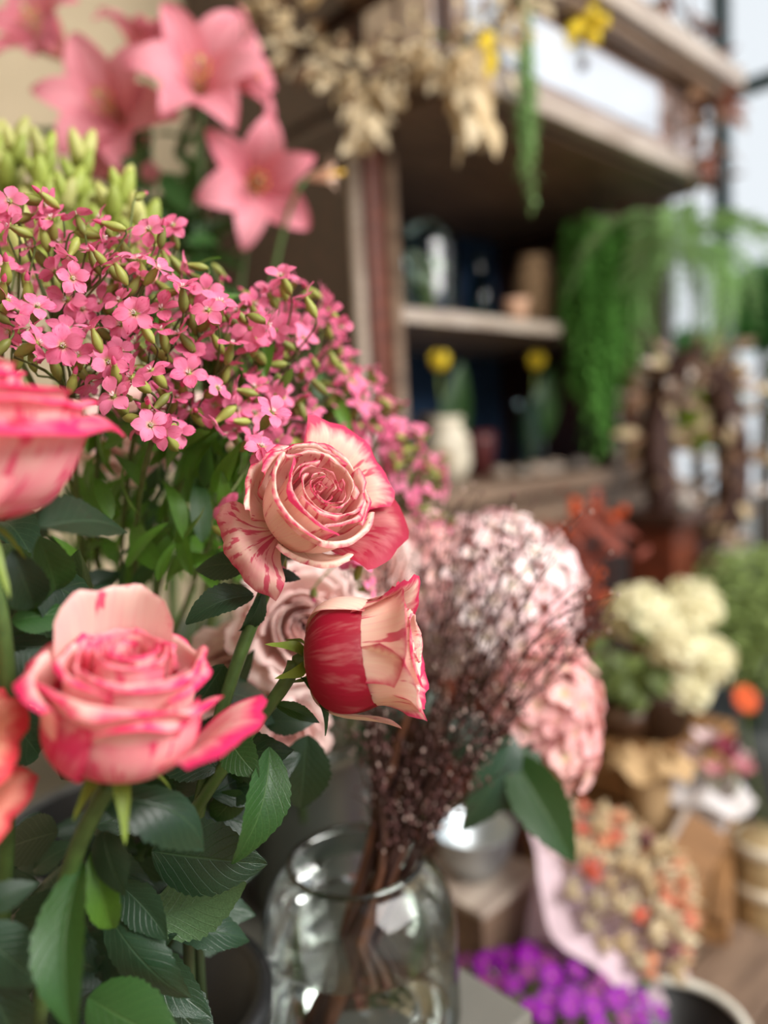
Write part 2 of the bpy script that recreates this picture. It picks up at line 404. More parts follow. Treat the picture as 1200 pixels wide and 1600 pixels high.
def strip(pf, W, cup=.2, nu=6, nv=8, tipw=.0, pw=.75, wav=0., ph=0., notch=0.):
    """a petal or sepal along the profile pf (r, z), half width W, cupped across"""
    def fn(u, v):
        q = bez(pf, v); w = W*(math.sin(PI*min(1, v*.93+.05)**pw)**.8 if tipw <= 0 else (1-v)**tipw*(.6+.4*math.sin(PI*min(1, v*1.4))))
        k = wav*math.sin(3*PI*u+ph+v*5)*v
        x = q.x - (notch*max(0, 1-abs(u)*2.0)*v**6)
        return Vector((x, w*u, q.y + cup*u*u*w + k))
    return B().add(*grid(fn, nu, nv)).mesh('strip')

# --- leaf shapes, unit length along +Y, face +Z
def leaf_mesh(W=.32, bend=.12, fold=.15, twist=.0, serr=.06, ns=13, curl=0., wav=.0, seed=0, nu=8, nv=30, pw=.85):
    r = random.Random(seed); ph = r.uniform(0, 6)
    def fn(u, v):
        w = W*max(0, math.sin(PI*v**pw))**.85*(1-.25*v) + .006
        saw = (v*ns) % 1.0
        if abs(u) > .99: w *= 1+serr*(saw-.5)*2
        x = w*u; y = v - (.02*abs(u) if v < .2 else 0)
        z = bend*4*v*(1-v) + fold*abs(x) - curl*x*x*6 + wav*math.sin(7*v+ph+u*1.5)*abs(u)
        a = twist*v
        return Vector((x*math.cos(a)-z*math.sin(a)*.0, y, z + x*math.sin(a)))
    return B().add(*grid(fn, nu, nv)).mesh('leaf')
LEAVES = [leaf_mesh(.33, .10, .18, .0, .07, 12, 0, .012, 1), leaf_mesh(.29, .16, .28, .3, .07, 13, 0, .018, 2), leaf_mesh(.36, .06, .10, -.2, .06, 14, .1, .015, 3),
          leaf_mesh(.25, .2, .45, .1, .06, 12, 0, .02, 4), leaf_mesh(.31, -.08, .2, .5, .07, 13, 0, .02, 5), leaf_mesh(.33, .22, -.12, -.4, .07, 12, .1, .02, 6)]
LEAVES_L = [leaf_mesh(.13, .10, .25, .2, 0, 9, 0, .01, 11, 4, 10), leaf_mesh(.16, .18, .2, -.3, 0, 9, 0, .01, 12, 4, 10), leaf_mesh(.11, -.06, .35, .5, 0, 9, 0, .01, 13, 4, 10)]
def with_mat(meshes, mat):
    out = []
    for m in meshes:
        c = m.copy(); c.materials.clear(); c.materials.append(mat); out.append(c)
    return out
LV_DARK = with_mat(LEAVES, m_leaf); LV_MID = with_mat(LEAVES, m_leaf_mid); LV_BR = with_mat(LEAVES, m_leaf_br)
LL_BR = with_mat(LEAVES_L, m_leaf_br); LL_MID = with_mat(LEAVES_L, m_leaf_mid)
def leaf_between(b, t, face, me, parent, name='leaf', wide=1.0):
    b, t = Vector(b), Vector(t); y = (t-b); L = y.length; y /= L
    f = Vector(face); z = (f - y*f.dot(y)).normalized(); x = y.cross(z)
    M = Matrix.Translation(b) @ Matrix((x, y, z)).transposed().to_4x4() @ Matrix.Diagonal((L*wide, L, L, 1))
    return part(name, me, None, parent, M, True)

def axis(p, z, roll=0, s=.01, xh=None): return frame(p, z, math.radians(roll), s, xhint=xh if xh is not None else rgt)

# rose D: open, facing the viewer up and to the right
zD = cdir(.50, .50, .70); pD = P(458, 818, .394)
outD = [
 dict(az=210, p=prof(2.75, 4.1, 2.7, .5, .25), w=66, corner=.25, wav=.08, c=(.12, .0, .5), ph=1.),
 dict(az=290, p=prof(2.8, 3.7, 2.8, .7, .3), w=70, corner=.2, wav=.06, c=(.06, .0, .3), ph=2.),
 dict(az=120, p=prof(2.8, 4.1, 2.8, .5, .25), w=62, corner=.3, wav=.12, c=(.25, .0, .8), ph=3.),
 dict(az=35, p=prof(2.8, 3.9, 2.9, .5, .3), w=60, corner=.3, wav=.1, c=(.2, .0, .7), ph=4.),
 dict(az=56, p=[(.3, 0, 0), (3.4, -.2, 0), (3.6, 1.6, 0), (4.4, 3.0, 0), (5.3, 3.5, 0), (6.2, 3.2, 0)], w=42, corner=.4, wav=.12, c=(.15, .0, .8), rd=.2, ph=.5),
 dict(az=5, p=[(.3, 0, 0), (3.2, -.2, 0), (3.5, 1.4, 0), (4.3, 2.3, 0), (5.3, 2.6, 0), (6.5, 2.2, 0)], w=44, corner=.3, wav=.1, c=(.6, .8, .9), rd=.25, tip=1, ph=1.5),
 dict(az=222, p=[(.3, 0, 0), (3.2, -.5, 0), (3.7, .5, 0), (4.3, .7, 0), (4.6, .0, 0), (4.5, -1.1, 0)], w=44, corner=.3, wav=.16, wf=3, c=(.5, .0, .4), rd=.1, ph=2.5),
 dict(az=285, p=[(.3, 0, 0), (3.0, -.4, 0), (3.3, 1.0, 0), (3.3, 1.9, 0), (3.5, 2.1, 0), (3.8, 1.6, 0)], w=42, corner=.2, wav=.05, c=(.05, .0, .25), rd=.1, ph=.2),
 dict(az=165, p=[(.3, 0, 0), (3.0, -.4, 0), (3.5, 1.2, 0), (3.4, 2.4, 0), (3.7, 2.9, 0), (4.0, 2.6, 0)], w=42, corner=.2, wav=.1, c=(.2, .0, .5), rd=.1, ph=.9),
]
stD = [P(300, 1330, .40), P(330, 1130, .40), P(365, 1020, .39), P(440, 880, .400), pD-zD*.007]
roseD = rose('rose', axis(pD, zD, 0, .0084), 'open cream rose with crimson streaks facing the viewer, higher of the two sharp roses', stD, .0035, m_rose, outD, 15, 2.55, 4.5, 3.9, (.15, .45), .75, 3)

# rose E: half open, pointing to the right, dark red outer petals at its base
pE = P(484, 1030, .380); zE = cdir(.97, .16, .17)
flE = lambda R, H, fl, dr=.2: [(.3, 0, 0), (R*1.35, -.25, 0), (R*1.1, H*.42, 0), (R*.82, H*.76, 0), (R+fl*.35, H*.96, 0), (R+fl, H-dr, 0)]
outE = [
 dict(az=-38, p=flE(2.3, 5.8, .9), w=60, corner=.55, wav=.14, wf=1.6, c=(.12, .0, .6), ph=1., rd=.26, tip=1),
 dict(az=-112, p=flE(2.3, 5.9, .9, .1), w=56, corner=.7, wav=.14, c=(.2, .0, .8), ph=2., rd=.26, tip=1.5),
 dict(az=165, p=flE(2.3, 5.4, .7), w=62, corner=.4, wav=.12, c=(.3, .0, .8), ph=3., rd=.2),
 dict(az=42, p=flE(2.42, 5.9, .9, .3), w=58, corner=.8, wav=.12, c=(.12, .0, .6), ph=3.4, tip=1.5, rd=.3),
 dict(az=105, p=flE(2.3, 5.6, .7), w=58, corner=.5, wav=.12, c=(.3, .0, .8), ph=4.5, rd=.25),
 dict(az=-12, p=prof(2.95, 3.3, 2.55, .0, .1), w=62, corner=0, wav=.07, wf=6, jag=.035, c=(.6, 1.0, .9), rd=.10, ph=.5),
 dict(az=66, p=prof(2.85, 3.5, 2.4, .05, .1), w=56, corner=0, wav=.08, wf=5, jag=.04, c=(.6, 1., .9), rd=.14, ph=.9),
 dict(az=-105, p=prof(2.8, 3.5, 2.4, .05, .1), w=50, corner=0, wav=.07, wf=4, c=(.15, .0, .4), rd=.15, ph=.5),
 dict(az=170, p=prof(2.7, 3.0, 2.45, .05, .1), w=66, corner=0, wav=.05, wf=4, c=(.2, .0, .4), rd=.05, ph=.5),
 dict(az=88, p=[(.3, 0, 0), (3.2, -.8, 0), (3.3, 1.4, 0), (3.2, 2.4, 0), (3.5, 3.2, 0), (3.9, 4.0, 0)], w=20, corner=.0, wav=.05, c=(.0, .0, .15), rd=.3, ph=.3),
]
stE = [P(290, 1290, .40), P(345, 1200, .39), P(405, 1120, .38), P(460, 1062, .378), pE-zE*.008]
roseE = rose('rose', axis(pE, zE, 0, .0099, -fwd), 'half open streaked rose pointing right with dark red petals at its base', stE, [.0034]*10+[.0036]*5, m_rose, outE, 13, 2.1, 5.5, 4.8, (.0, .2), .6, 5, top=.95, sl=.6)

# rose A: pink, in front, blurred
pA = P(182, 1190, .300); zA = cdir(.16, .94, .26)
outA = [
 dict(az=-95, p=prof(2.7, 4.5, 2.65, .7, .2), w=66, corner=.8, wav=.12, c=(.35, .0, .6), ph=1., tip=1.5, rd=.3),
 dict(az=20, p=prof(2.75, 4.7, 2.6, .8, .4), w=62, corner=.4, wav=.1, c=(.35, .0, .8), ph=2.),
 dict(az=116, p=[(.25, 0, 0), (3.3, 0, 0), (3.0, 3.8, 0), (2.5, 6.2, 0), (2.5, 6.8, 0), (2.8, 6.8, 0)], w=58, corner=.1, wav=.12, c=(.15, .0, .1), ph=3., rd=.34),
 dict(az=185, p=prof(2.75, 4.6, 2.8, 1.0, .5), w=60, corner=.5, wav=.12, c=(.35, .0, .7), ph=4.),
 dict(az=-40, p=prof(2.8, 3.9, 2.75, .8, .2), w=54, corner=.9, rd=.3, tip=1.5, wav=.1, c=(.3, .0, .7), ph=4.2),
 dict(az=-10, p=[(.3, 0, 0), (3.2, -.2, 0), (3.4, 1.8, 0), (4.0, 2.6, 0), (4.8, 3.1, 0), (5.7, 3.0, 0)], w=34, corner=.6, wav=.16, wf=2.5, c=(.45, .0, .9), rd=.2, ph=.5),
 dict(az=-150, p=prof(3.0, 3.4, 2.7, .1, .1), w=58, corner=.1, wav=.05, c=(.8, .3, .9), rd=.1, ph=.5),
 dict(az=-62, p=prof(3.0, 3.5, 2.7, .1, .1), w=66, corner=.1, wav=.05, c=(.62, .06, .9), rd=.1, ph=.8),
 dict(az=15, p=prof(2.95, 3.3, 2.6, .1, .1), w=60, corner=.1, wav=.05, c=(.8, .35, 1.), rd=.1, ph=1.8),
]
stA = [P(60, 1600, .33), P(85, 1400, .31), P(120, 1300, .30), pA-zA*.008]
roseA = rose('rose', axis(pA, zA, 0, .0093), 'large blurred pink and cream rose in front, standing upright at lower left', stA, .0035, m_rose2, outA, 14, 2.3, 5.3, 4.9, (.35, .65), .7, 8)

# rose B: cut by the left edge, upper left
pB = P(-62, 808, .288); zB = cdir(.05, .95, .12)
outB = [
 dict(az=-90, p=prof(3.2, 3.7, 3.3, 1.4, .7), w=72, corner=.5, wav=.12, c=(.6, .0, .6), ph=1.),
 dict(az=-10, p=prof(3.2, 3.8, 3.5, 1.3, .6), w=64, corner=.6, wav=.14, c=(.6, .0, .8), ph=2., tip=1),
 dict(az=80, p=prof(3.2, 4.3, 3.1, .8, .5), w=60, corner=.3, wav=.1, c=(.6, .0, .8), ph=3.),
 dict(az=170, p=prof(3.2, 3.8, 3.3, 1.3, .5), w=64, corner=.5, wav=.12, c=(.6, .0, .8), ph=4.),
 dict(az=-45, p=[(.3, 0, 0), (3.5, -.3, 0), (3.5, 1.6, 0), (3.1, 2.6, 0), (3.0, 3.0, 0), (3.0, 3.1, 0)], w=66, corner=.1, wav=.05, c=(.75, .15, .7), rd=.1, ph=.5),
 dict(az=40, p=[(.3, 0, 0), (3.5, -.3, 0), (3.5, 1.6, 0), (3.1, 2.6, 0), (3.0, 3.0, 0), (3.0, 3.1, 0)], w=66, corner=.1, wav=.05, c=(.8, .5, .9), rd=.1, ph=1.5),
 dict(az=-130, p=[(.3, 0, 0), (3.5, -.3, 0), (3.5, 1.6, 0), (3.1, 2.6, 0), (3.0, 3.0, 0), (3.0, 3.1, 0)], w=66, corner=.1, wav=.05, c=(.4, .0, .4), rd=.1, ph=1.5),
]
stB = [P(0, 1500, .33), P(20, 1150, .31), P(30, 900, .292), pB-zB*.008]
roseB = rose('rose', axis(pB, zB, 30, .0112), 'full blurred pink rose cut by the left edge below the small pink flowers', stB, .0035, m_rose2, outB, 20, 3.1, 4.7, 6.3, (.35, .65), .8, 11, top=1.06)

# rose C: only its peach petal edges enter at the left
pC = P(-188, 1262, .272); zC = cdir(.25, .85, .35)
outC = [
 dict(az=-70, p=prof(2.8, 3.8, 3.1, 1.2, .6), w=64, corner=.5, wav=.16, c=(.45, .0, .8), ph=1.),
 dict(az=0, p=prof(2.8, 3.6, 3.2, 1.2, .6), w=60, corner=.6, wav=.16, wf=3, c=(.5, .0, .8), ph=2.),
 dict(az=90, p=prof(2.8, 4.0, 3.0, .8, .5), w=60, corner=.3, wav=.1, c=(.5, .0, .8), ph=3.),
 dict(az=180, p=prof(2.8, 3.8, 3.1, 1.2, .5), w=64, corner=.5, wav=.12, c=(.5, .0, .8), ph=4.),
 dict(az=-20, p=[(.3, 0, 0), (3.3, -.3, 0), (3.6, 1.0, 0), (4.0, 1.4, 0), (4.3, 1.2, 0), (4.6, .6, 0)], w=50, corner=.3, wav=.16, wf=3, c=(.5, .0, .8), rd=.1, ph=.5),
]
stC = [P(-80, 1650, .30), P(-110, 1500, .29), P(-140, 1400, .28), pC-zC*.008]
m_rose3 = petal_mat('rose_petal_peach', S((246, 196, 164)), S((242, 156, 138)), S((222, 70, 84)), S((190, 30, 40)), .32, .68)
roseC = rose('rose', axis(pC, zC, 0, .0098), 'peach rose with red petal edges, barely showing at the lower left edge', stC, .0035, m_rose3, outC, 12, 2.4, 4.3, 3.9, (.1, .35), .5, 13)

# --- rose leaves: (owner, base px, base depth, tip px, tip depth, facing (right, up, toward), set, shape, width)
DK, MD, BR = LV_DARK, LV_MID, LV_BR
for T, b, db, t, dt, fc, st_, k, wd in [
 (roseD, (395, 930), .392, (290, 975), .385, (-.1, .6, .8), DK, 1, .9), (roseD, (392, 880), .40, (305, 890), .41, (.1, .5, .8), DK, 2, .9),
 (roseD, (410, 925), .39, (372, 985), .40, (.6, .2, .8), DK, 3, .8), (roseD, (420, 900), .40, (470, 905), .41, (.0, .4, .8), DK, 0, .7),
 (roseD, (350, 1040), .40, (300, 1120), .41, (.5, .5, .7), DK, 4, .9), (roseD, (345, 1080), .41, (440, 1120), .45, (.0, .7, .6), DK, 2, .9),
 (roseE, (470, 1060), .38, (508, 1150), .37, (.7, .2, .7), MD, 3, .55), (roseE, (430, 1100), .385, (500, 1130), .39, (-.2, .5, .8), MD, 1, .6),
 (roseE, (355, 1150), .37, (405, 1215), .36, (-.2, .3, .9), MD, 0, 1.25), (roseE, (420, 1170), .375, (362, 1350), .36, (.55, .1, .8), MD, 3, .95),
 (roseE, (340, 1200), .39, (240, 1180), .40, (.0, .5, .85), DK, 0, 1.0), (roseE, (330, 1240), .40, (470, 1180), .43, (.1, .6, .7), DK, 2, .9),
 (roseE, (300, 1260), .40, (415, 1300), .42, (-.2, .4, .85), DK, 4, .9), (roseE, (480, 1150), .45, (470, 1265), .46, (.1, .2, .95), DK, 0, 1.1),
 (roseE, (375, 1235), .40, (330, 1285), .41, (.4, .1, .9), MD, 2, .9),
 (roseA, (150, 1250), .305, (320, 1330), .33, (.0, .85, .5), DK, 5, .75), (roseA, (130, 1350), .31, (120, 1620), .285, (-.1, .2, .95), MD, 3, .78),
 (roseA, (160, 1300), .315, (195, 1400), .31, (-.3, .3, .9), DK, 2, 1.05), (roseA, (145, 1330), .32, (180, 1450), .33, (.3, .0, .9), BR, 3, .75),
 (roseA, (240, 1330), .37, (418, 1350), .37, (.1, .25, .95), DK, 2, 1.0), (roseA, (185, 1380), .35, (262, 1470), .34, (-.3, .2, .9), DK, 4, .95),
 (roseA, (230, 1440), .38, (385, 1380), .38, (-.1, -.5, -.85), DK, 0, 1.0), (roseA, (170, 1430), .35, (298, 1560), .35, (-.3, .6, .7), DK, 5, .75),
 (roseA, (140, 1560), .32, (290, 1640), .31, (-.1, .5, .85), MD, 2, 1.0), (roseA, (200, 1540), .33, (130, 1610), .32, (.3, .6, .7), DK, 1, 1.2),
 (roseA, (100, 1390), .33, (20, 1480), .33, (.3, .5, .8), DK, 0, .9), (roseA, (60, 1450), .34, (0, 1590), .33, (.4, .4, .8), DK, 1, .9),
 (roseA, (90, 1300), .34, (0, 1330), .35, (.2, .6, .8), DK, 2, 1.), (roseA, (150, 1290), .36, (250, 1260), .38, (.1, .5, .8), DK, 0, 1.),
 (roseB, (65, 825), .30, (198, 832), .345, (-.05, .45, .85), DK, 0, 1.0), (roseB, (20, 860), .31, (55, 950), .33, (.2, .5, .8), DK, 3, 1.2),
 (roseB, (60, 840), .32, (85, 930), .35, (.5, .1, .8), MD, 1, .9), (roseB, (20, 970), .33, (120, 960), .34, (.1, .7, .7), MD, 2, 1.0),
 (roseB, (25, 950), .33, (0, 850), .36, (.4, .2, .9), MD, 0, .9), (roseB, (15, 1080), .33, (80, 1010), .34, (.1, .3, .9), DK, 0, 1.3),
 (roseB, (10, 1000), .34, (85, 1100), .36, (.2, .5, .8), DK, 2, 1.2), (roseB, (0, 1100), .33, (60, 1180), .36, (.2, .5, .8), DK, 1, 1.),
 (roseB, (30, 940), .35, (-30, 1060), .34, (.4, .3, .8), DK, 4, 1.), (roseB, (25, 900), .33, (130, 1000), .38, (.2, .6, .7), DK, 5, .9),
 (roseC, (-30, 1420), .29, (60, 1380), .30, (.1, .5, .8), DK, 0, .9), (roseC, (-40, 1450), .29, (70, 1540), .30, (.1, .5, .8), DK, 2, .9),
 (roseC, (-30, 1500), .30, (40, 1640), .31, (.3, .3, .8), DK, 1, .9),
 (roseA, (210, 1480), .37, (330, 1590), .36, (-.2, .5, .8), DK, 0, .8), (roseA, (260, 1450), .40, (390, 1470), .42, (.1, .6, .7), DK, 1, .8), (roseA, (230, 1530), .38, (340, 1640), .37, (.1, .5, .8), DK, 2, .9), (roseA, (250, 1400), .42, (400, 1430), .44, (.1, .4, .9), DK, 4, .9)]:
    leaf_between(P(*b, db), P(*t, dt), cdir(*fc), st_[k], T, 'leaf', wd)
# deeper leafy layer of the bunch, filling the dark green under the roses
r = random.Random(21)
for T, n, reg in ((roseA, 26, (40, 330, 1230, 1560)), (roseD, 16, (180, 420, 1080, 1330)), (roseB, 16, (-20, 170, 860, 1230)), (roseB, 14, (-50, 60, 780, 1000)), (roseC, 18, (-30, 260, 1300, 1610))):
    for _ in range(n):
        x, y = r.uniform(reg[0], reg[1]), r.uniform(reg[2], reg[3]); d = r.uniform(.40, .49)
        a = r.uniform(0, 2*PI); L = r.uniform(70, 120)
        leaf_between(P(x, y, d), P(x+L*math.cos(a), y+L*.8*math.sin(a), d+r.uniform(-.03, .03)), cdir(r.uniform(-.4, .4), r.uniform(.1, .8), .8), DK[r.randrange(6)], T)
# bucket holding the roses, below the picture
m_black = plain('black_plastic', (26, 27, 28), .4, 0, .5, 0, .1)
m_zinc = plain('dull_zinc', (128, 132, 126), .38, 0, .5, .55, .18, 14, .05)
m_grey = plain('grey_plastic', (104, 106, 105), .5, 0, .4, 0, .1)
m_water = glass('still_water', (236, 242, 236), (205, 214, 208), .7)
def bucket(name, loc, r0_, r1_, h, mat, label, rim=None):
    T = thing(name, loc, label, 'bucket')
    t = .004
    part('body', B().add(*lathe([(.0, .002), (r0_*.95, .0), (r0_, .004), (r1_, h), (r1_+.004, h+.002), (r1_-t, h), (r0_-t, .01), (.0, .008)], 40)).mesh('body'), mat, T)
    part('rim', B().add(*lathe([(r1_-.001, h-.016), (r1_+.008, h-.016), (r1_+.009, h+.003), (r1_-.001, h+.006), (r1_-.003, h-.002)], 40)).mesh('rim'), rim or mat, T)
    return T
for k, T in enumerate((roseA, roseB, roseC, roseD, roseE)):
    pass
bk = Vector((-.175, .475, TZ))
bucket('flower_bucket', bk, .055, .075, .085, m_black, 'low black bucket holding the pink roses on the table')
m_stem_dk = plain('shaded_stem', (44, 60, 32), .45)  # darker copy of the stem green, shade down there put into the colour
def lower_stem(T, top, bot, rad=.0034, mat=None):
    top, bot = Vector(top), Vector(bot)
    me = B().add(*tube([p-top for p in curve([top, top.lerp(bot, .5)+Vector((0, 0, -.02)), bot], 8)], rad, 8)).mesh('lower_stem')
    part('lower_stem', me, mat or m_stem_dk, T, Matrix.Translation(top), True)
for T, s, q in ((roseA, stA, (-.03, -.03)), (roseB, stB, (-.04, .0)), (roseC, stC, (-.03, .02)), (roseD, stD, (.03, .02)), (roseE, stE, (.03, -.02))):
    lower_stem(T, s[0], bk+Vector((q[0], q[1], .012)))

# ------------------------------------------------------------------ small pink flowers (airy sprays)
m_vac = petal_mat('small_pink_petal', S((242, 140, 176)), S((236, 112, 156)), S((214, 62, 120)), S((190, 40, 90)), .35, relief=False)
m_vcal = plain('inflated_calyx', (158, 164, 82), .5, .25, .4, 0, .6, 200)
m_twig = plain('thin_green_stem', (92, 104, 56), .55, 0, .3, 0, .3, 100)
m_anther = plain('pale_stamen', (240, 214, 214), .6)
def vpetal(k):
    r = random.Random(k)
    z = r.uniform(-.1, .15)
    return strip([(.08, .0, 0), (.35, .12+z, 0), (.6, .10+z, 0), (0.92, -.02+z*2, 0)], .34, .12, 4, 5, 0, 1.35, .03, r.uniform(0, 6), .10)
VP = with_mat([vpetal(k) for k in range(5)], m_vac)
for m in VP: m.name = 'petal'
def corolla(k):
    b = B(); r = random.Random(k)
    for i in range(5):
        m = VP[r.randrange(5)]; R_ = Matrix.Rotation(2*PI*i/5+r.uniform(-.15, .15), 4, 'Z') @ Matrix.Rotation(r.uniform(-.25, .2), 4, 'Y')
        n = len(b.v); b.v += [R_ @ v.co for v in m.vertices]; b.f += [tuple(q+n for q in p.vertices) for p in m.polygons]
        b.uv += [(.5, .5)]*len(m.vertices)
    me = b.mesh('corolla'); me.materials.append(m_vac); return me
CORO = [corolla(k) for k in range(5)]
def calyx(open_=True):
    p = [(.01, -1.2), (.08, -1.17), (.21, -.9), (.24, -.62), (.18, -.28), (.10, -.03), (.13, .04), (.02, .06)]
    v, f, uv = lathe(p, 10)
    for i, q in enumerate(v):
        k = 1.16 if i % 2 == 0 else .9
        v[i] = Vector((q.x*k, q.y*k, q.z))
    me = B().add(v, f, uv).mesh('calyx'); me.materials.append(m_vcal); return me
CAL = calyx()
STAM = B()
for i in range(7):
    a = i*2.4; STAM.add(*tube([(0, 0, 0), (.10*math.cos(a), .10*math.sin(a), .22+.02*(i % 3))], .015, 3))
STAM = STAM.mesh('stamens'); STAM.materials.append(m_anther)
BUDT = B().add(*lathe([(.10, -.05), (.13, .1), (.11, .3), (.02, .48)], 8)).mesh('bud_tip'); BUDT.materials.append(m_vac)

def interp(pts, x):
    for (x0, y0), (x1, y1) in zip(pts, pts[1:]):
        if x <= x1: return y0+(y1-y0)*max(0, (x-x0))/(x1-x0)
    return pts[-1][1]
TOP = [(-30, 315), (60, 310), (190, 350), (270, 355), (330, 470), (400, 470), (440, 430), (490, 440), (535, 520), (600, 600), (660, 650), (700, 760)]
BOT = [(-30, 560), (80, 560), (150, 640), (270, 690), (340, 660), (420, 700), (600, 700), (650, 830), (700, 830)]
DEP = [(-30, .365), (120, .37), (260, .385), (400, .43), (500, .50), (620, .62), (700, .70)]
VB = Vector((-.27, .74, TZ))                 # bucket of the pink sprays
r = random.Random(5)
sprays = []
hubs = [(20, 480, .39, 'over the cut off rose at the left edge'), (90, 470, .40, 'just right of the left edge, under the bud spikes'), (170, 500, .395, 'in the middle of the left half of the mass'), (110, 560, .39, 'touching the top of the cut off left rose'),
        (230, 540, .40, 'below the lowest lily, sharp and close'), (240, 620, .39, 'hanging lowest over the slender bright leaves'), (330, 560, .42, 'halfway between the cut off rose and the streaked open rose'), (300, 620, .44, 'in front of the blush bloom under the mass'),
        (420, 540, .46, 'straight above the streaked open rose'), (400, 640, .45, 'touching the left shoulder of the streaked open rose'), (500, 600, .52, 'behind the top of the streaked open rose'), (470, 560, .50, 'reaching up against the dark cabinet side'),
        (570, 660, .60, 'before the foot of the cabinet post'), (630, 740, .64, 'farthest right, over the pale hydrangea'), (560, 700, .58, 'behind the red petal of the streaked open rose')]
for hx, hy, hd, wh in hubs:
    h = P(hx, hy+60, hd+.03)
    T = thing('pink_flower_spray', VB+Vector((0, 0, .02)), 'spray of tiny pink flowers '+wh, 'flower spray', 'airy pink flower sprays')
    sprays.append([T, h, hx, hy, hd, B()])
def nearest(x, y):
    return min(sprays, key=lambda s: (s[2]-x)**2+(s[3]-y)**2)
def vfloret(x, y, d, near, kind='flower', s=None):
    S_ = nearest(x, y); T, h = S_[0], S_[1]
    p = P(x, y, d)
    out = (p-h).normalized()
    z = (out*.6 + cdir(r.uniform(-1., 1.), r.uniform(-.6, 1.0), r.uniform(-.35, 1.1)) + (cdir(r.uniform(-1, 1), .1, 0)*.8 if kind == 'bud' else Vector((0, 0, 0)))).normalized()
    s = s or (r.uniform(.0092, .0118) if kind == 'flower' else r.uniform(.0090, .0115))
    M = frame(p, z, r.uniform(0, 6), s)
    fl = part(kind, CAL, None, T, M, True)
    if kind == 'flower':
        if near:
            for i in range(5):
                part('petal', VP[r.randrange(5)], None, fl, Matrix.Rotation(2*PI*i/5+r.uniform(-.12, .12), 4, 'Z') @ Matrix.Rotation(r.uniform(-.35, .25), 4, 'Y'),
                     color=(r.uniform(0, .5), r.uniform(0, .1), r.uniform(0, .5), 1))
            part('stamens', STAM, None, fl)
        else:
            part('corolla', CORO[r.randrange(5)], None, fl, color=(r.uniform(0, .5), 0, .2, 1))
    else:
        part('bud_tip', BUDT, None, fl, color=(.6, .2, .5, 1))
    # its little stalk, joined into the stem of the spray
    foot = p - z*s*1.17
    c = [h, h.lerp(foot, .55)+Vector((0, 0, .004))+cdir(r.uniform(-1, 1), r.uniform(-1, 1), 0)*.006, foot - z*.006, foot]
    S_[5].add(*tube(curve(c, 6), [.0008]*3+[.0006]*4, 4, False))
rej = 0; cells = {}
def try_put(n, xr, kind, near, gap):
    k = 0; tries = 0
    while k < n and tries < n*40:
        tries += 1
        x = r.uniform(*xr); y0, y1 = interp(TOP, x), interp(BOT, x)
        y = y0+(y1-y0)*r.random()**1.15
        if any((x-a)**2+(y-b)**2 < gap*gap for a, b in cells.get(kind, [])): continue
        cells.setdefault(kind, []).append((x, y))
        t = (y-y0)/(y1-y0)
        d = interp(DEP, x) + r.uniform(-.012, .03) + (.03*(1-t) if x < 300 else 0)
        vfloret(x, y, d, near, kind); k += 1
try_put(58, (-20, 250), 'flower', True, 24)
try_put(36, (250, 400), 'flower', True, 24)
try_put(84, (390, 700), 'flower', False, 15)
for _ in range(75):
    x = r.uniform(-20, 420); y0, y1 = interp(TOP, x), interp(BOT, x); y = r.uniform(y0+25, y1-5)
    vfloret(x, y, interp(DEP, x)+r.uniform(.05, .12), False, 'flower' if r.random() < .8 else 'bud')
try_put(20, (-20, 270), 'bud', True, 30); try_put(16, (250, 420), 'bud', True, 28); try_put(28, (400, 690), 'bud', True, 18)
# ones that stand clear, seen singly in the picture
for x, y, d, kd in [(62, 300, .40, 'bud'), (225, 303, .46, 'bud'), (270, 352, .44, 'flower'), (180, 412, .385, 'flower'), (245, 420, .39, 'flower'), (285, 450, .39, 'flower'), (325, 485, .39, 'flower'),
                    (440, 432, .42, 'flower'), (478, 465, .43, 'flower'), (418, 505, .41, 'flower'), (533, 510, .50, 'flower'), (408, 698, .385, 'flower'), (412, 720, .386, 'flower'), (425, 645, .395, 'flower'),
                    (205, 590, .37, 'flower'), (178, 620, .37, 'flower'), (235, 665, .37, 'flower'), (255, 675, .375, 'flower'), (97, 540, .365, 'flower'), (210, 490, .37, 'flower'), (145, 515, .37, 'flower'),
                    (590, 835, .44, 'flower'), (565, 880, .45, 'flower'), (545, 870, .45, 'flower'), (490, 935, .47, 'bud'), (445, 895, .42, 'flower'), (355, 795, .43, 'flower'), (358, 840, .43, 'flower'), (580, 920, .5, 'flower'),
                    (230, 630, .37, 'bud'), (222, 655, .372, 'bud'), (352, 432, .5, 'bud'), (380, 455, .5, 'bud'), (345, 440, .5, 'bud')]:
    vfloret(x, y, d, True, kd)
for T, h, hx, hy, hd, b in sprays:
    foot = VB+Vector((r.uniform(-.04, .04), r.uniform(-.04, .04), .02))
    mid = P(max(120, hx*.75), hy+230, hd+.10)
    b.add(*tube(curve([foot, foot.lerp(mid, .6), mid, h], 12), [.0020]*8+[.0016]*5, 6))
    me = mesh('stem', [p-(VB+Vector((0, 0, .02))) for p in b.v], b.f, b.uv); part('stem', me, m_twig, T)
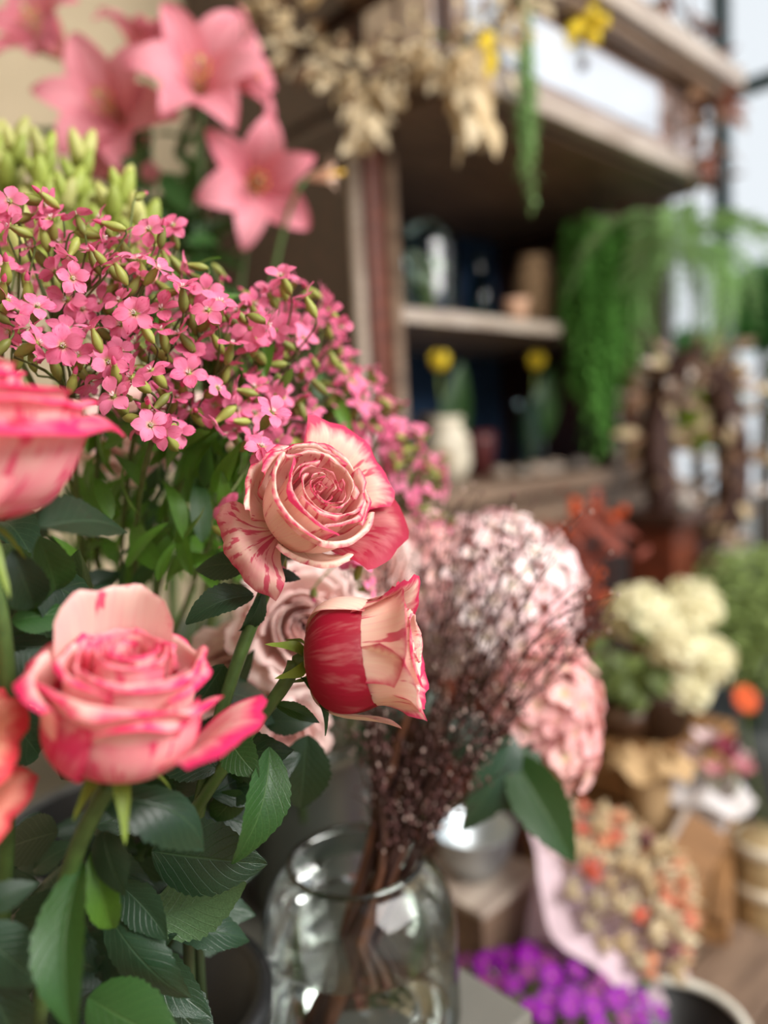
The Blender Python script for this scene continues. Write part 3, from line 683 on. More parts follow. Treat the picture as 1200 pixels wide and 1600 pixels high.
# their slender bright leaves
for k in range(270):
    x, y = r.uniform(110, 380), r.uniform(690, 930)
    if k > 225: x = r.uniform(150, 560); y = interp(TOP, x)+r.uniform(90, 200)
    d = r.uniform(.44, .66) + (.06 if x > 450 else 0)
    a = r.uniform(-2.4, -.5); L = r.uniform(45, 95)*.5/d
    S_ = nearest(x, y)
    leaf_between(P(x, y, d), P(x+L*math.cos(a), y+L*math.sin(a), d+r.uniform(-.03, .03)), cdir(r.uniform(-.6, .6), r.uniform(.2, .9), .7), (LL_BR if r.random() < .75 else LL_MID)[r.randrange(3)], S_[0], 'leaf', r.uniform(.9, 1.4))
bucket('flower_bucket', VB, .10, .12, .08, m_black, 'black bucket with grey rim behind the rose leaves, holding the pink sprays', m_grey)

# ------------------------------------------------------------------ pale green bud spikes, upper left
m_gbud = plain('pale_green_bud', (168, 182, 84), .5, .25, .4, 0, .3, 60)
m_gbud2 = plain('yellowish_bud', (196, 196, 120), .5, .25, .4, 0, .25, 60)
def pod(): return B().add(*lathe([(.02, 0), (.20, .08), (.25, .3), (.21, .65), (.10, .92), (.01, 1.0)], 10)).mesh('bud')
PODS = [pod(), pod()]; PODS[0].materials.append(m_gbud); PODS[1].materials.append(m_gbud2)
r = random.Random(9)
for i, (x0, y0, x1, y1, d) in enumerate([(0, 430, 25, 235, .62), (60, 430, 70, 250, .60), (110, 430, 130, 255, .62), (160, 440, 190, 310, .58), (215, 430, 225, 370, .56), (-30, 410, -10, 230, .66), (30, 440, 110, 320, .56)]):
    bot = VB+Vector((-.05+.012*i, .05, .02)); a, c = P(x0, y0, d), P(x1, y1, d)
    T = thing('bud_spike', bot, 'upright spike of closed pale green buds between the lilies and the pink sprays', 'flower spike', 'pale green bud spikes')
    pts = curve([bot, bot.lerp(a, .6), a, c], 16)
    part('stem', B().add(*tube([p-bot for p in pts], .0022, 6)).mesh('stem'), m_stem_lt, T)
    n = 17
    for k in range(n):
        t = k/(n-1); p = a.lerp(c, t); ang = k*2.4
        dr = (Vector((math.cos(ang), math.sin(ang), 0))*(.75-.4*t) + Vector((0, 0, .9))).normalized()
        part('bud', PODS[r.random() < .4], None, T, frame(p+dr*.006, dr, 0, r.uniform(.026, .038)*(1-.3*t)), True)

# ------------------------------------------------------------------ lilies
m_lily = petal_mat('lily_tepal', S((238, 160, 174)), S((232, 138, 154)), S((220, 106, 130)), S((190, 70, 95)), .35, relief=False)
m_lth = plain('lily_anther', (206, 132, 60), .8); m_lfil = plain('lily_filament', (214, 200, 140), .5, .2)
def tepal(k):
    r_ = random.Random(k)
    return strip([(.15, 0, 0), (.9, 2.6, 0), (2.4, 5.2, 0), (5.2, 6.6, 0), (7.2, 5.3+r_.uniform(-.5, .5), 0)], 2.5 if k % 2 else 2.0, .30, 8, 12, 0, .85, .16, r_.uniform(0, 6))
TEP = with_mat([tepal(k) for k in range(6)], m_lily)
for m in TEP: m.name = 'tepal'
ANT = B().add(*blob(.12, .5, .12, 8, 6)).mesh('anther'); ANT.materials.append(m_lth)
FIL = B().add(*tube(curve([(0, 0, .2), (.3, 0, 2.6), (1.1, 0, 5.6)], 6), .07, 5)).mesh('filament'); FIL.materials.append(m_lfil)
PIS = B().add(*tube(curve([(0, 0, .2), (0, 0, 3), (.2, .1, 6.6)], 6), [.13]*6+[.25], 6)).mesh('pistil'); PIS.materials.append(m_lfil)
r = random.Random(31)
LB = Vector((-.30, .98, TZ))
LIL = [((310, 110), .90, (.20, .10, .9), .0122, 'large pink lily facing the viewer, the foremost of the lily bunch'),
       ((160, 160), .93, (-.05, -.05, .95), .0120, 'pink lily left of the foremost lily, orange anther at its centre'),
       ((402, 285), .95, (.25, -.25, .85), .0108, 'lowest pink lily of the bunch, hanging over the dark cabinet side'),
       ((50, 30), .98, (-.3, .3, .7), .0115, 'pink lily at the top left corner of the picture'),
       ((395, 110), 1.02, (.9, .2, .1), .0105, 'pink lily seen from the side against the dark cabinet, right of the foremost lily'),
       ((230, 50), 1.06, (.1, .6, .3), .0110, 'pink lily at the top edge behind the foremost lily'),
       ((190, 240), 1.0, (-.1, -.6, .5), .0085, 'small pink lily nodding above the pale green buds')]
for i, (px, d, ax, sc, lab) in enumerate(LIL):
    tip = P(*px, d); z = cdir(*ax); p = tip - z*sc*5.0
    base = LB+Vector((.02*math.cos(i*1.1), .02*math.sin(i*1.1), .02))
    T = thing('lily', base, lab, 'lily')
    M = frame(p, z, r.uniform(0, 1), sc)
    for k in range(6):
        part('tepal', TEP[(k % 2)+2*r.randrange(3)], None, T, M @ Matrix.Rotation(k*PI/3+r.uniform(-.08, .08), 4, 'Z') @ Matrix.Rotation(r.uniform(-.12, .12), 4, 'Y'), True, (r.uniform(.1, .6), 0, r.uniform(0, .3), 1))
    for k in range(6):
        f = part('filament', FIL, None, T, M @ Matrix.Rotation(k*PI/3+.5, 4, 'Z'), True)
        part('anther', ANT, None, f, Matrix.Translation((1.1, 0, 5.65)))
    part('pistil', PIS, None, T, M, True)
    pts = curve([base, base.lerp(p, .5)+Vector((0, .03, 0)), p - z*.06-Vector((0, 0, .05)), p], 14)
    part('stem', B().add(*tube([q-base for q in pts], .0035, 7)).mesh('stem'), m_stem, T)
    for k in range(5):
        q = pts[6+k+1]; a = r.uniform(0, 6)
        leaf_between(q, q+Vector((math.cos(a)*.09, math.sin(a)*.06, r.uniform(-.03, .05))), (0, -.6, .8), (LL_MID)[r.randrange(3)], T, 'leaf', 1.2)
TL = bpy.data.objects['lily.002']
for k in range(34):
    x, y = r.uniform(215, 345), r.uniform(215, 420); d = r.uniform(.93, 1.05); a = r.uniform(0, 6.28); l_ = r.uniform(50, 95)
    leaf_between(P(x, y, d), P(x+l_*math.cos(a), y+l_*math.sin(a), d+r.uniform(-.04, .04)), cdir(r.uniform(-.5, .5), .5, .8), LL_MID[k % 3], TL, 'leaf', 1.6)
# the pale trumpet bloom beside the lowest lily
T = thing('trumpet_flower', LB+Vector((.02, .01, .02)), 'pale peach trumpet flower with a yellow tip beside the lowest lily', 'flower')
m_peach = plain('peach_petal', (236, 200, 178), .5, .3); tip = P(520, 272, .94); z = cdir(.95, .05, .25)
M = frame(tip-z*.035, z, 0, .01)
for k in range(6):
    part('petal', strip([(.1, 0, 0), (.45, 2.0, 0), (.7, 3.2, 0), (2.0, 3.6, 0)], .55, .3, 5, 8, 0, .9), m_peach, T, M @ Matrix.Rotation(k*PI/3, 4, 'Z'), True)
part('pistil', B().add(*tube([(0, 0, 1), (0, 0, 5.0)], [.15, .3], 8)).mesh('pistil'), plain('yellow_pistil', (226, 178, 60), .6), T, M, True)
b0 = LB+Vector((.02, .01, .02)); q = tip-z*.035
part('stem', B().add(*tube([c-b0 for c in curve([b0, b0.lerp(q, .6), q-z*.05-Vector((0, 0, .03)), q], 12)], .003, 6)).mesh('stem'), m_stem, T)
bucket('flower_bucket', LB, .09, .11, .20, m_zinc, 'tall zinc bucket at the back of the table holding the lilies')

# ------------------------------------------------------------------ blush blooms behind the roses
m_in = m_blush
def bloom(px, d, ax, sc, label, seed, foot, n=16, name='blush_bloom'):
    p = P(*px, d); z = cdir(*ax)
    outer = [dict(az=a+r.uniform(-15, 15), p=[(.3, 0, 0), (3.6, -.3, 0), (4.0, 1.4, 0), (4.4, 2.4, 0), (5.0, 2.7, 0), (5.6, 2.2, 0)], w=42, corner=.4, wav=.25, wf=2.4, c=(.3, 0, .2), rd=.12, ph=r.uniform(0, 6)) for a in range(0, 360, 52)]
    outer += [dict(az=a+r.uniform(-15, 15), p=[(.3, 0, 0), (3.2, -.1, 0), (3.4, 2.0, 0), (3.5, 3.4, 0), (3.9, 3.8, 0), (4.4, 3.4, 0)], w=46, corner=.3, wav=.25, wf=2.4, c=(.4, 0, .2), rd=.12, ph=r.uniform(0, 6)) for a in range(20, 380, 60)]
    st = [foot, foot.lerp(p, .5)+Vector((0, .02, 0)), p-z*.05-Vector((0, 0, .03)), p-z*sc*.8]
    q = rose(name, frame(p, z, 0, sc), label, st[::1], .003, m_blush, outer, n, 2.8, 4.2, 3.6, (.1, .5), .2, seed, None, False, 'flower')
    return q
ZB = P(478, 1300, .72); ZB.z = TZ
ZB = Vector((-.088, .725, TZ))
fo = ZB+Vector((0, 0, .02))
bloom((470, 985), .53, (.2, .25, .9), .0085, 'blush pink many petalled bloom between the two sharp roses', 41, fo+Vector((-.01, -.01, 0)))
bloom((385, 1060), .55, (-.1, .1, .9), .0075, 'small blush bloom behind the stem of the right pointing rose', 42, fo+Vector((-.02, .0, 0)), 12)
bloom((440, 1135), .56, (.2, -.2, .9), .0060, 'blush bloom half hidden under the right pointing rose', 43, fo+Vector((.0, .01, 0)), 10)
bloom((215, 700), .60, (.1, .5, .8), .0085, 'blush bloom glimpsed through the slender leaves above the front rose', 44, VB+Vector((.03, .02, .02)), 12)
bloom((335, 690), .66, (.1, .6, .6), .0075, 'blush bloom glimpsed under the pink sprays left of the streaked rose', 45, VB+Vector((.05, .0, .02)), 10)
bloom((575, 900), .62, (.2, .4, .8), .0070, 'blush bloom behind the gap between the two sharp roses', 46, fo+Vector((.02, .02, 0)), 10)
zb = bucket('vase', ZB, .058, .060, .165, m_zinc, 'plain grey zinc cylinder behind the clear glass vase')
zb['category'] = 'vase'

# ------------------------------------------------------------------ hydrangeas
m_hyd = petal_mat('hydrangea_floret', S((242, 200, 194)), S((238, 176, 176)), S((226, 150, 158)), S((190, 120, 130)), .3, relief=False)
m_hydw = petal_mat('hydrangea_floret_lit', S((252, 242, 240)), S((246, 214, 214)), S((226, 150, 165)), S((190, 120, 130)), .3, relief=False)  # lit copy of the floret colour, daylight on the upper head painted in
def floret(k, mat):
    b = B(); r_ = random.Random(k)
    for i in range(4):
        def fn(u, v, ph=r_.uniform(0, 6)):
            w = .62*math.sin(PI*min(1, v*.86+.06)**.8)**.7
            return Vector((.08+1.05*v, w*u, .18*v*v - .25*(v**3) + .12*u*u*w + .06*math.sin(3*u+ph)*v))
        b.add(*grid(fn, 4, 4, Matrix.Rotation(i*PI/2+r_.uniform(-.12, .12), 4, 'Z') @ Matrix.Rotation(r_.uniform(-.35, .1), 4, 'Y')))
    b.add(*blob(.09, .09, .09, 6, 4))
    me = b.mesh('floret'); me.materials.append(mat); return me
FLO = [floret(k, m_hyd) for k in range(5)]; FLOW = [floret(k+9, m_hydw) for k in range(5)]
def hydrangea(px, d, R, sq, n, label, sets, seed, sc, foot, group=None, name='hydrangea'):
    r_ = random.Random(seed); c = P(*px, d)
    T = thing(name, foot, label, 'hydrangea', group)
    part('core', B().add(*blob(R*.80*sq[0], R*.80*sq[1], R*.80*sq[2], 16, 10)).mesh('core'), m_leaf_mid if False else plain('hydrangea_core', (170, 120, 110), .8), T, Matrix.Translation(c), True)
    for k in range(n):
        zz = 1-1.75*(k+.5)/n; a = k*2.39996; q = math.sqrt(max(0, 1-zz*zz))
        nn = Vector((q*math.cos(a), q*math.sin(a), zz)); p = c+Vector((nn.x*R*sq[0], nn.y*R*sq[1], nn.z*R*sq[2]))*r_.uniform(.93, 1.04)
        z = (nn+Vector((r_.uniform(-.35, .35), r_.uniform(-.35, .35), r_.uniform(-.2, .5)))).normalized()
        part('floret', sets[r_.randrange(5)], None, T, frame(p, z, r_.uniform(0, 6), sc*r_.uniform(.85, 1.15)), True, (r_.uniform(0, .7), 0, r_.uniform(0, .4), 1))
    pts = curve([foot, foot.lerp(c, .4)+Vector((0, 0, .02)), c-Vector((0, 0, R*1.3)), c-Vector((0, 0, R*.5))], 12)
    part('stem', B().add(*tube([p-foot for p in pts], .004, 7)).mesh('stem'), m_stem, T)
    return T
h1 = hydrangea((765, 935), .74, .085, (1, .9, .95), 150, 'large pale blush hydrangea, painted nearly white for the daylight, behind the wiry dark stems', FLOW, 51, .0125, fo+Vector((.02, .0, 0)))
h2 = hydrangea((852, 1120), .68, .054, (.85, .85, 1.3), 80, 'pink hydrangea with larger petals at the lower right of the pale one', FLO, 52, .0145, fo+Vector((.03, .01, 0)))
h3 = hydrangea((640, 905), .74, .066, (1, .9, .95), 100, 'pink hydrangea left of the pale one, above the right pointing rose', FLO, 53, .0125, fo+Vector((.0, .02, 0)))
for T, b, db, t, dt, fc, st_, k, wd in [(h2, (800, 1180), .63, (898, 1348), .60, (-.15, .35, .9), MD, 0, .8), (h2, (800, 1150), .63, (720, 1300), .62, (.3, .1, .9), DK, 0, .8),
        (h2, (830, 1160), .64, (770, 1270), .62, (.1, .2, .95), MD, 2, 1.1), (h1, (700, 1120), .66, (790, 1210), .66, (.1, .4, .9), DK, 2, 1.), (h3, (620, 1090), .68, (560, 1200), .68, (.1, .3, .9), DK, 1, 1.),
        (h3, (560, 1060), .62, (500, 1130), .60, (.1, .4, .9), DK, 0, 1.), (h1, (640, 1080), .68, (720, 1150), .66, (.2, .4, .9), DK, 4, 1.)]:
    leaf_between(P(*b, db), P(*t, dt), cdir(*fc), st_[k], T, 'leaf', wd)

# ------------------------------------------------------------------ clear glass vase with wiry dark sprays
GM = P(556, 1342, .58); GB = Vector((GM.x, GM.y, TZ)); GH = GM.z-TZ
gv = thing('glass_vase', GB, 'clear round shouldered glass vase with a wide mouth on the grey table', 'vase')
m_glass = glass('clear_vase_glass', (250, 253, 251), (196, 205, 200), .8)
R1, R2 = .074, .050
pv = [(.0, .003), (R1*.9, .002), (R1, .012)] + [(R1, GH*k/8) for k in range(1, 6)] + [(R1*.985, GH*.72), (R1*.92, GH*.82), (R2*1.22, GH*.90), (R2*1.04, GH*.95), (R2, GH*.985), (R2+.002, GH)]
part('body', B().add(*lathe(pv, 64)).mesh('body'), m_glass, gv)
part('rim', B().add(*lathe([(R2+.0022*math.cos(a*PI/4), GH+.0022*math.sin(a*PI/4)) for a in range(9)], 64)).mesh('rim'), glass('vase_rim_glass', (190, 200, 190), (215, 222, 214), 2.2), gv)
part('base', B().add(*lathe([(.0, .006), (R1*.55, .007), (R1*.8, .012), (R1*.9, .006)], 48)).mesh('base'), glass('vase_base_glass', (200, 206, 202), (170, 178, 172), 1.), gv)
wl = GH*.58
part('water', B().add(*lathe([(.0, wl), (R1*.9, wl), (R1*.975, wl+.0015)], 48)).mesh('water'), m_water, gv)
m_wire = plain('dark_brown_twig', (58, 36, 30), .6, 0, .3, 0, .3, 80)
m_bark = plain('brown_stem_bark', (84, 50, 32), .55, 0, .4, 0, .4, 60, .3)
m_wbud = plain('dry_dark_bud', (104, 70, 68), .7, 0, .3, 0, .4, 100)
m_lbud = plain('pale_glint_bud', (196, 170, 160), .45, 0, .5, 0, .25, 100)  # pale buds added to paint the small glints of light among the stems
r = random.Random(77)
hub = P(610, 1340, .585); low = GB+Vector((-.035, -.02, .010))
for i in range(15):
    fx = i/14
    T = thing('wiry_spray', low, 'wiry dark brown spray with tiny dry buds fanning out of the glass vase', 'dried spray', 'wiry dark sprays in the glass vase')
    j = Vector((r.uniform(-.007, .007), r.uniform(-.007, .007), 0)); lo = low+j*.8
    hb = hub+j*3
    tipx = 560+340*fx+r.uniform(-20, 20); tipy = 860+ (fx-.35)**2*420 + r.uniform(-50, 60)
    tp = P(tipx, tipy, r.uniform(.52, .64)); c1 = P(610+(tipx-610)*.45, 1180, .585)
    main = curve([lo, lo.lerp(hb, .55)+Vector((.004, 0, 0)), hb, c1, tp], 18)
    bs = B().add(*tube([p-low for p in main], [.0022]*7+[.0018-.00012*k for k in range(12)], 5)); bb = B(); bl = B()
    for k in range(9, 19):
        for q in range(4):
            a = main[k]; dr = (main[min(k+1, 18)]-main[k-1]).normalized()
            e = a+(dr*r.uniform(.6, 1.2)+Vector((r.uniform(-1, 1), r.uniform(-1, 1), r.uniform(-.5, .8)))*.65)*r.uniform(.02, .05)
            bs.add(*tube([a-low, a.lerp(e, .5)+Vector((0, 0, .002))-low, e-low], .00042, 3, False))
            for z in range(4):
                t = r.uniform(.25, 1.05); p = a.lerp(e, t)+Vector((r.uniform(-1, 1), r.uniform(-1, 1), r.uniform(-1, 1)))*.006
                s_ = r.uniform(.0006, .0013)
                (bl if r.random() < .22 else bb).add(*blob(s_, s_, s_*1.5, 5, 3), M=Matrix.Translation(p-low))
    part('stem', bs.mesh('stem'), m_wire, T)
    part('bud', bb.mesh('bud'), m_wbud, T, kind='stuff'); part('glint_bud', bl.mesh('glint_bud'), m_lbud, T, kind='stuff')
for i in range(15):
    T = thing('brown_branch', low, 'bare brown branch bundled upright among the wiry sprays in the vase', 'branch', 'brown branches in the vase')
    j = Vector((r.uniform(-.010, .010), r.uniform(-.010, .010), 0)); lo = low+j
    tp = P(r.uniform(575, 700), r.uniform(1060, 1200), r.uniform(.58, .66))
    main = curve([lo, lo.lerp(hub, .6), hub+j*2.5, (hub+j*2.5).lerp(tp, .5), tp], 14)
    part('stem', B().add(*tube([p-low+Vector((r.uniform(-1, 1), r.uniform(-1, 1), 0))*.0012 for p in main], [r.uniform(.0022, .0038)]*15, 6)).mesh('stem'), m_bark, T)

# ------------------------------------------------------------------ things in and on the cabinet (local frame KM: x along its front, y into it)
def L(x, y, z): return KM @ Vector((x, y, z))
def lthing(name, loc, prof_, mat, label, cat, n=28, partname='body'):
    T = thing(name, loc, label, cat); part(partname, B().add(*lathe(prof_, n)).mesh(partname), mat, T); return T
m_cream = plain('cream_ceramic', (214, 204, 182), .4); m_tan = plain('tan_wicker', (150, 122, 92), .8, 0, .2, 0, .35, 60, .4)
m_tealg = glass('teal_bottle_glass', (90, 150, 150), (40, 80, 84), 1.); m_peachc = plain('peach_ceramic', (206, 164, 136), .5)
m_blueg = glass('pale_blue_glass', (170, 196, 200), (110, 140, 146), 1.2); m_cloche = glass('cloche_glass', (205, 226, 226), (150, 180, 182), 1.6)
m_straw = plain('dried_straw', (206, 184, 146), .7, .15, .3, 0, .3, 60); m_straw2 = plain('dried_pale_leaf', (222, 206, 174), .7, .2, .3, 0, .25, 60)
m_dbrown = plain('dried_brown_leaf', (122, 92, 70), .8, .1, .2, 0, .4, 60); m_yel = plain('yellow_petal', (240, 212, 60), .5, .25, .3, 0, .2)
m_grn = plain('hanging_green', (112, 172, 82), .5, .4, .3, 0, .35, 60); m_grn2 = plain('dusty_green', (158, 196, 130), .5, .4, .3, 0, .3, 60)
m_ora = plain('orange_petal', (222, 92, 36), .5, .3, .3, 0, .25); m_dpot = plain('dark_brown_pot', (66, 46, 34), .5, 0, .4, 0, .25, 20)
# glass cloche with dried stems
c0 = L(.30, .14, Zs)
T = lthing('glass_cloche', c0, [(.075, .012)]+[(.075*math.cos(a), .17+.075*math.sin(a)) for a in [k*PI/2/8 for k in range(9)]], m_cloche, 'arched glass cloche over dried flowers on the middle shelf', 'cloche', 32, 'dome')
part('base', B().add(*lathe([(0, 0), (.085, 0), (.085, .012), (0, .012)], 32)).mesh('base'), m_pale, T)
T2 = thing('dried_flower', c0+Vector((0, 0, .013)), 'dried pale flowers standing under the glass cloche', 'dried flowers')
r = random.Random(3)
for k in range(7):
    e = Vector((r.uniform(-.035, .035), r.uniform(-.035, .035), r.uniform(.07, .15)))
    part('stem', B().add(*tube([(0, 0, 0), e*.5, e], .002, 5)).mesh('stem'), m_stem_lt, T2)
    part('flower_head', B().add(*blob(.018, .018, .016, 8, 6, .2, r), M=Matrix.Translation(e)).mesh('flower_head'), [m_straw2, m_cream, m_grn2][k % 3], T2)
lthing('bottle', L(.575, .2, Zs), [(0, 0), (.035, 0), (.036, .1), (.014, .15), (.013, .2), (.016, .205)], m_tealg, 'teal glass bottle on the middle shelf right of the cloche', 'bottle')
lthing('small_pot', L(.56, .07, Zs), [(0, 0), (.024, 0), (.034, .05), (.036, .062), (.030, .062), (.0, .055)], m_peachc, 'small peach coloured pot on the middle shelf before the teal bottle', 'pot')
lthing('wicker_vase', L(.73, .13, Zs), [(0, 0), (.045, 0), (.062, .06), (.058, .15), (.045, .19), (.050, .2), (.04, .19), (0, .18)], m_tan, 'tan wicker vase on the middle shelf beside the trailing plant', 'vase')
lthing('wicker_vase', L(.92, .06, Zs), [(0, 0), (.035, 0), (.045, .06), (.04, .15), (.032, .16), (0, .15)], m_straw, 'slim straw coloured vase behind the trailing green plant', 'vase')
lthing('tin_canister', L(.42, .28, Zs), [(0, 0), (.05, 0), (.05, .14), (.045, .15), (0, .15)], m_dpot, 'dark canister at the back of the middle shelf', 'canister')
lthing('ceramic_jar', L(.18, .22, Zs), [(0, 0), (.04, 0), (.05, .08), (.04, .17), (.03, .18), (0, .18)], m_cream, 'cream jar beside the cabinet post on the middle shelf', 'jar')
# lower compartment
def tulip(px, py, d, foot, label):
    p = P(px, py, d); T = thing('tulip', foot, label, 'tulip')
    for k in range(6):
        part('petal', strip([(.0, 0, 0), (2.6, .3, 0), (2.9, 3.2, 0), (1.9, 5.2, 0)], 1.5, .45, 6, 8, 0, .8), m_yel, T, frame(p-Vector((0, 0, .022)), (0.1, -.1, 1), k*PI/3, .0095), True)
    part('stem', B().add(*tube([q-foot for q in curve([foot, foot+Vector((0, 0, .06)), p-Vector((0, 0, .06)), p-Vector((0, 0, .022))], 8)], .003, 6)).mesh('stem'), m_stem_lt, T)
    leaf_between(foot+Vector((0, 0, .04)), p+Vector((.06, .02, .0)), (0, -1, .3), LL_MID[0], T, 'leaf', 1.3)
v1 = L(.30, .10, Zc); v2 = L(.67, .12, Zc)
tulip(685, 566, 1.86, v1+Vector((0, 0, .012)), 'bright yellow tulip in the white jar below the middle shelf')
tulip(836, 566, 2.14, v2+Vector((0, 0, .012)), 'darker yellow tulip in the blue glass vase below the middle shelf')
lthing('ceramic_jar', v1, [(0, .005), (.042, 0), (.06, .05), (.055, .11), (.04, .145), (.048, .16), (.037, .145), (.05, .1), (0, .02)], m_cream, 'white jar holding the left yellow tulip', 'jar')
lthing('glass_vase', v2, [(0, .005), (.04, 0), (.045, .04), (.04, .12), (.030, .17), (.040, .2)], m_blueg, 'pale blue glass vase holding the right yellow tulip', 'vase')
lthing('wicker_vase', L(.38, .2, Zc), [(0, 0), (.05, 0), (.07, .06), (.06, .15), (.05, .17), (0, .16)], m_tan, 'brown wicker pot behind the white tulip jar', 'pot')
lthing('small_pot', L(.5, .16, Zc), [(0, 0), (.03, 0), (.04, .09), (.04, .12), (0, .11)], plain('wine_red_ceramic', (88, 40, 40), .4), 'wine red pot between the two tulip vases', 'pot')
lthing('basket', L(.16, .05, Zc), [(0, 0), (.05, 0), (.065, .06), (.067, .08), (.06, .075), (0, .03)], m_tan, 'low wicker basket behind the pink sprays at the cabinet post', 'basket')
r = random.Random(14)
for k in range(16):
    q = L(.42+.022*k+r.uniform(-.01, .01), r.uniform(-.02, .05), Zc); s = r.uniform(.014, .024)
    o = part('pebble', B().add(*blob(s*1.3, s, s*.8, 9, 6, .12, r)).mesh('pebble'), plain('pebble_%d' % k, r.choice([(120, 112, 104), (92, 84, 78), (146, 130, 116)]), .7), None, Matrix.Translation(q+Vector((0, 0, s*.75))))
    tag(o, 'rounded grey brown pebble in the row along the cabinet counter', 'pebble', 'pebbles on the cabinet counter')

# trailing plants: every strand is one part (a stalk with its leaflets)
def strand(length, n, lw, seed, curl=.1, w0=.0012):
    r_ = random.Random(seed); b = B(); pts = [Vector((0, 0, 0))]; dx, dy = r_.uniform(-1, 1), r_.uniform(-1, 1)
    for k in range(9):
        t = (k+1)/9; pts.append(Vector((dx*curl*math.sin(t*PI*.6)*length, dy*curl*math.sin(t*PI*.6)*length, -length*t)))
    b.add(*tube(pts, w0, 4))
    for k in range(n):
        t = (k+.5)/n*8.99; i = int(t); p = pts[i].lerp(pts[i+1], t-i); a = r_.uniform(0, 6)
        e = p+Vector((math.cos(a)*lw*1.4, math.sin(a)*lw*1.4, -lw*r_.uniform(.5, 2)))
        sd = Vector((-math.sin(a), math.cos(a), 0))*lw*.35; m_ = p.lerp(e, .5)+Vector((0, 0, lw*.2))
        b.add([p, m_+sd, e, m_-sd], [(0, 1, 2, 3)])
    return b.mesh('strand')
def hanging(name, top, n, lens, spread, lw, mat, label, pot=None, cat='plant', dens=60, seed=1, curl=.12):
    r_ = random.Random(seed); T = thing(name, top, label, cat)
    vs = [strand(1.0, dens, lw/((lens[0]+lens[1])/2), seed*10+k, curl, .0016/lens[1]) for k in range(5)]
    for m in vs: m.materials.append(mat)
    if pot: part('pot', B().add(*lathe([(0, -.07), (.045, -.07), (.06, 0), (.064, .01), (.05, .005), (0, -.01)], 24)).mesh('pot'), pot, T)
    for k in range(n):
        a = r_.uniform(0, 6.28); q = math.sqrt(r_.random())*spread; l = lens[0]+(lens[1]-lens[0])*r_.random()*(1.15-q/spread)
        part('strand', vs[k % 5], None, T, Matrix.Translation((q*math.cos(a), q*math.sin(a), r_.uniform(-.01, .02))) @ Matrix.Rotation(r_.uniform(0, 6), 4, 'Z') @ Matrix.Scale(l, 4))
    return T
hp = P(932, 352, 2.02)
T = hanging('hanging_plant', hp, 80, (.24, .70), .08, .020, m_grn, 'dense trailing green plant hanging down in front of the cabinet shelves', m_dpot, seed=2, dens=70)
part('hook', B().add(*tube([(0, 0, -.06), (0, 0, L(0, 0, Zu).z-hp.z+.004)], .002, 6)).mesh('hook'), m_black, T)
hanging('green_strand', P(815, -60, 1.42), 10, (.30, .44), .012, .012, m_grn2, 'slim green tassel of leaves hanging over the cabinet front', None, seed=5, curl=.03)
# arching fern at the right end of the cabinet
def frond(l, seed, droop=.6, npair=22, lw=.09):
    r_ = random.Random(seed); b = B()
    pts = curve([(0, 0, 0), (l*.35, 0, l*.35), (l*.8, 0, l*.25), (l, 0, -l*droop)], 10)
    b.add(*tube(pts, l*.006, 4))
    for k in range(npair):
        t = (k+1)/(npair+1)*9.99; i = int(t); p = pts[i].lerp(pts[i+1], t-i); w_ = lw*l*math.sin(PI*(k+1)/(npair+1))**.6*2.2
        for s in (-1, 1):
            e = p+Vector((w_*.45, s*w_, -w_*r_.uniform(.3, .8))); o = Vector((w_*.13, 0, w_*.05)); m_ = p.lerp(e, .5)
            b.add([p-o*.5, m_-o, e, m_+o], [(0, 1, 2, 3)])
    return b.mesh('frond')
def fern(name, loc, n, l, mat, label, cat='fern', seed=1, el=(-.2, .7), pot=None, droop=.6):
    r_ = random.Random(seed); T = thing(name, loc, label, cat)
    vs = [frond(1.0, seed*7+k, droop) for k in range(3)]
    for m in vs: m.materials.append(mat)
    if pot: part('pot', B().add(*lathe([(0, -.10), (.05, -.10), (.07, -.01), (.074, .0), (.06, -.005), (0, -.02)], 24)).mesh('pot'), pot, T)
    for k in range(n):
        part('frond', vs[k % 3], None, T, Matrix.Rotation(k*2.4+r_.uniform(-.3, .3), 4, 'Z') @ Matrix.Rotation(-r_.uniform(*el), 4, 'Y') @ Matrix.Scale(l*r_.uniform(.7, 1.15), 4))
    return T
fp = P(1062, 395, 2.0)
T = fern('hanging_fern', fp, 34, .27, m_grn2, 'arching dusty green fern hanging at the right end of the cabinet', 'fern', 4, (-.9, .5), None, .8)
part('hook', B().add(*tube([(0, 0, -.01), (0, 0, .5)], .002, 6)).mesh('hook'), m_black, T)

# dried garland: a twig with many dried leaves
def leafy(name, path, n, spread, ll, mats, label, cat, seed, twig=.004, hang=.4, shape=LEAVES_L, wide=1.6, pn='dried_leaf'):
    r_ = random.Random(seed); base = Vector(path[0]); T = thing(name, base, label, cat)
    part('twig', B().add(*tube([Vector(p)-base for p in path], twig, 6)).mesh('twig'), m_wire, T)
    sets = [with_mat(shape, m) for m in mats]
    for k in range(n):
        t = r_.random()*(len(path)-1.001); i = int(t); p = Vector(path[i]).lerp(Vector(path[i+1]), t-i)
        o = Vector((r_.gauss(0, 1), r_.gauss(0, 1), r_.gauss(0, 1)))*spread*.5
        dr = (o.normalized()+Vector((0, 0, -hang))).normalized()
        l = ll*r_.uniform(.6, 1.3); s_ = r_.choice(sets)
        leaf_between(p+o*.5, p+o*.5+dr*l, (r_.uniform(-1, 1), -1, r_.uniform(-.3, 1)), s_[r_.randrange(len(s_))], T, pn, wide)
    return T
gp = [P(x, y, d) for x, y, d in ((455, 60, 1.44), (500, 95, 1.42), (550, 120, 1.40), (600, 115, 1.38), (650, 95, 1.36), (700, 90, 1.34), (745, 70, 1.33), (790, 20, 1.34), (830, -30, 1.36))]
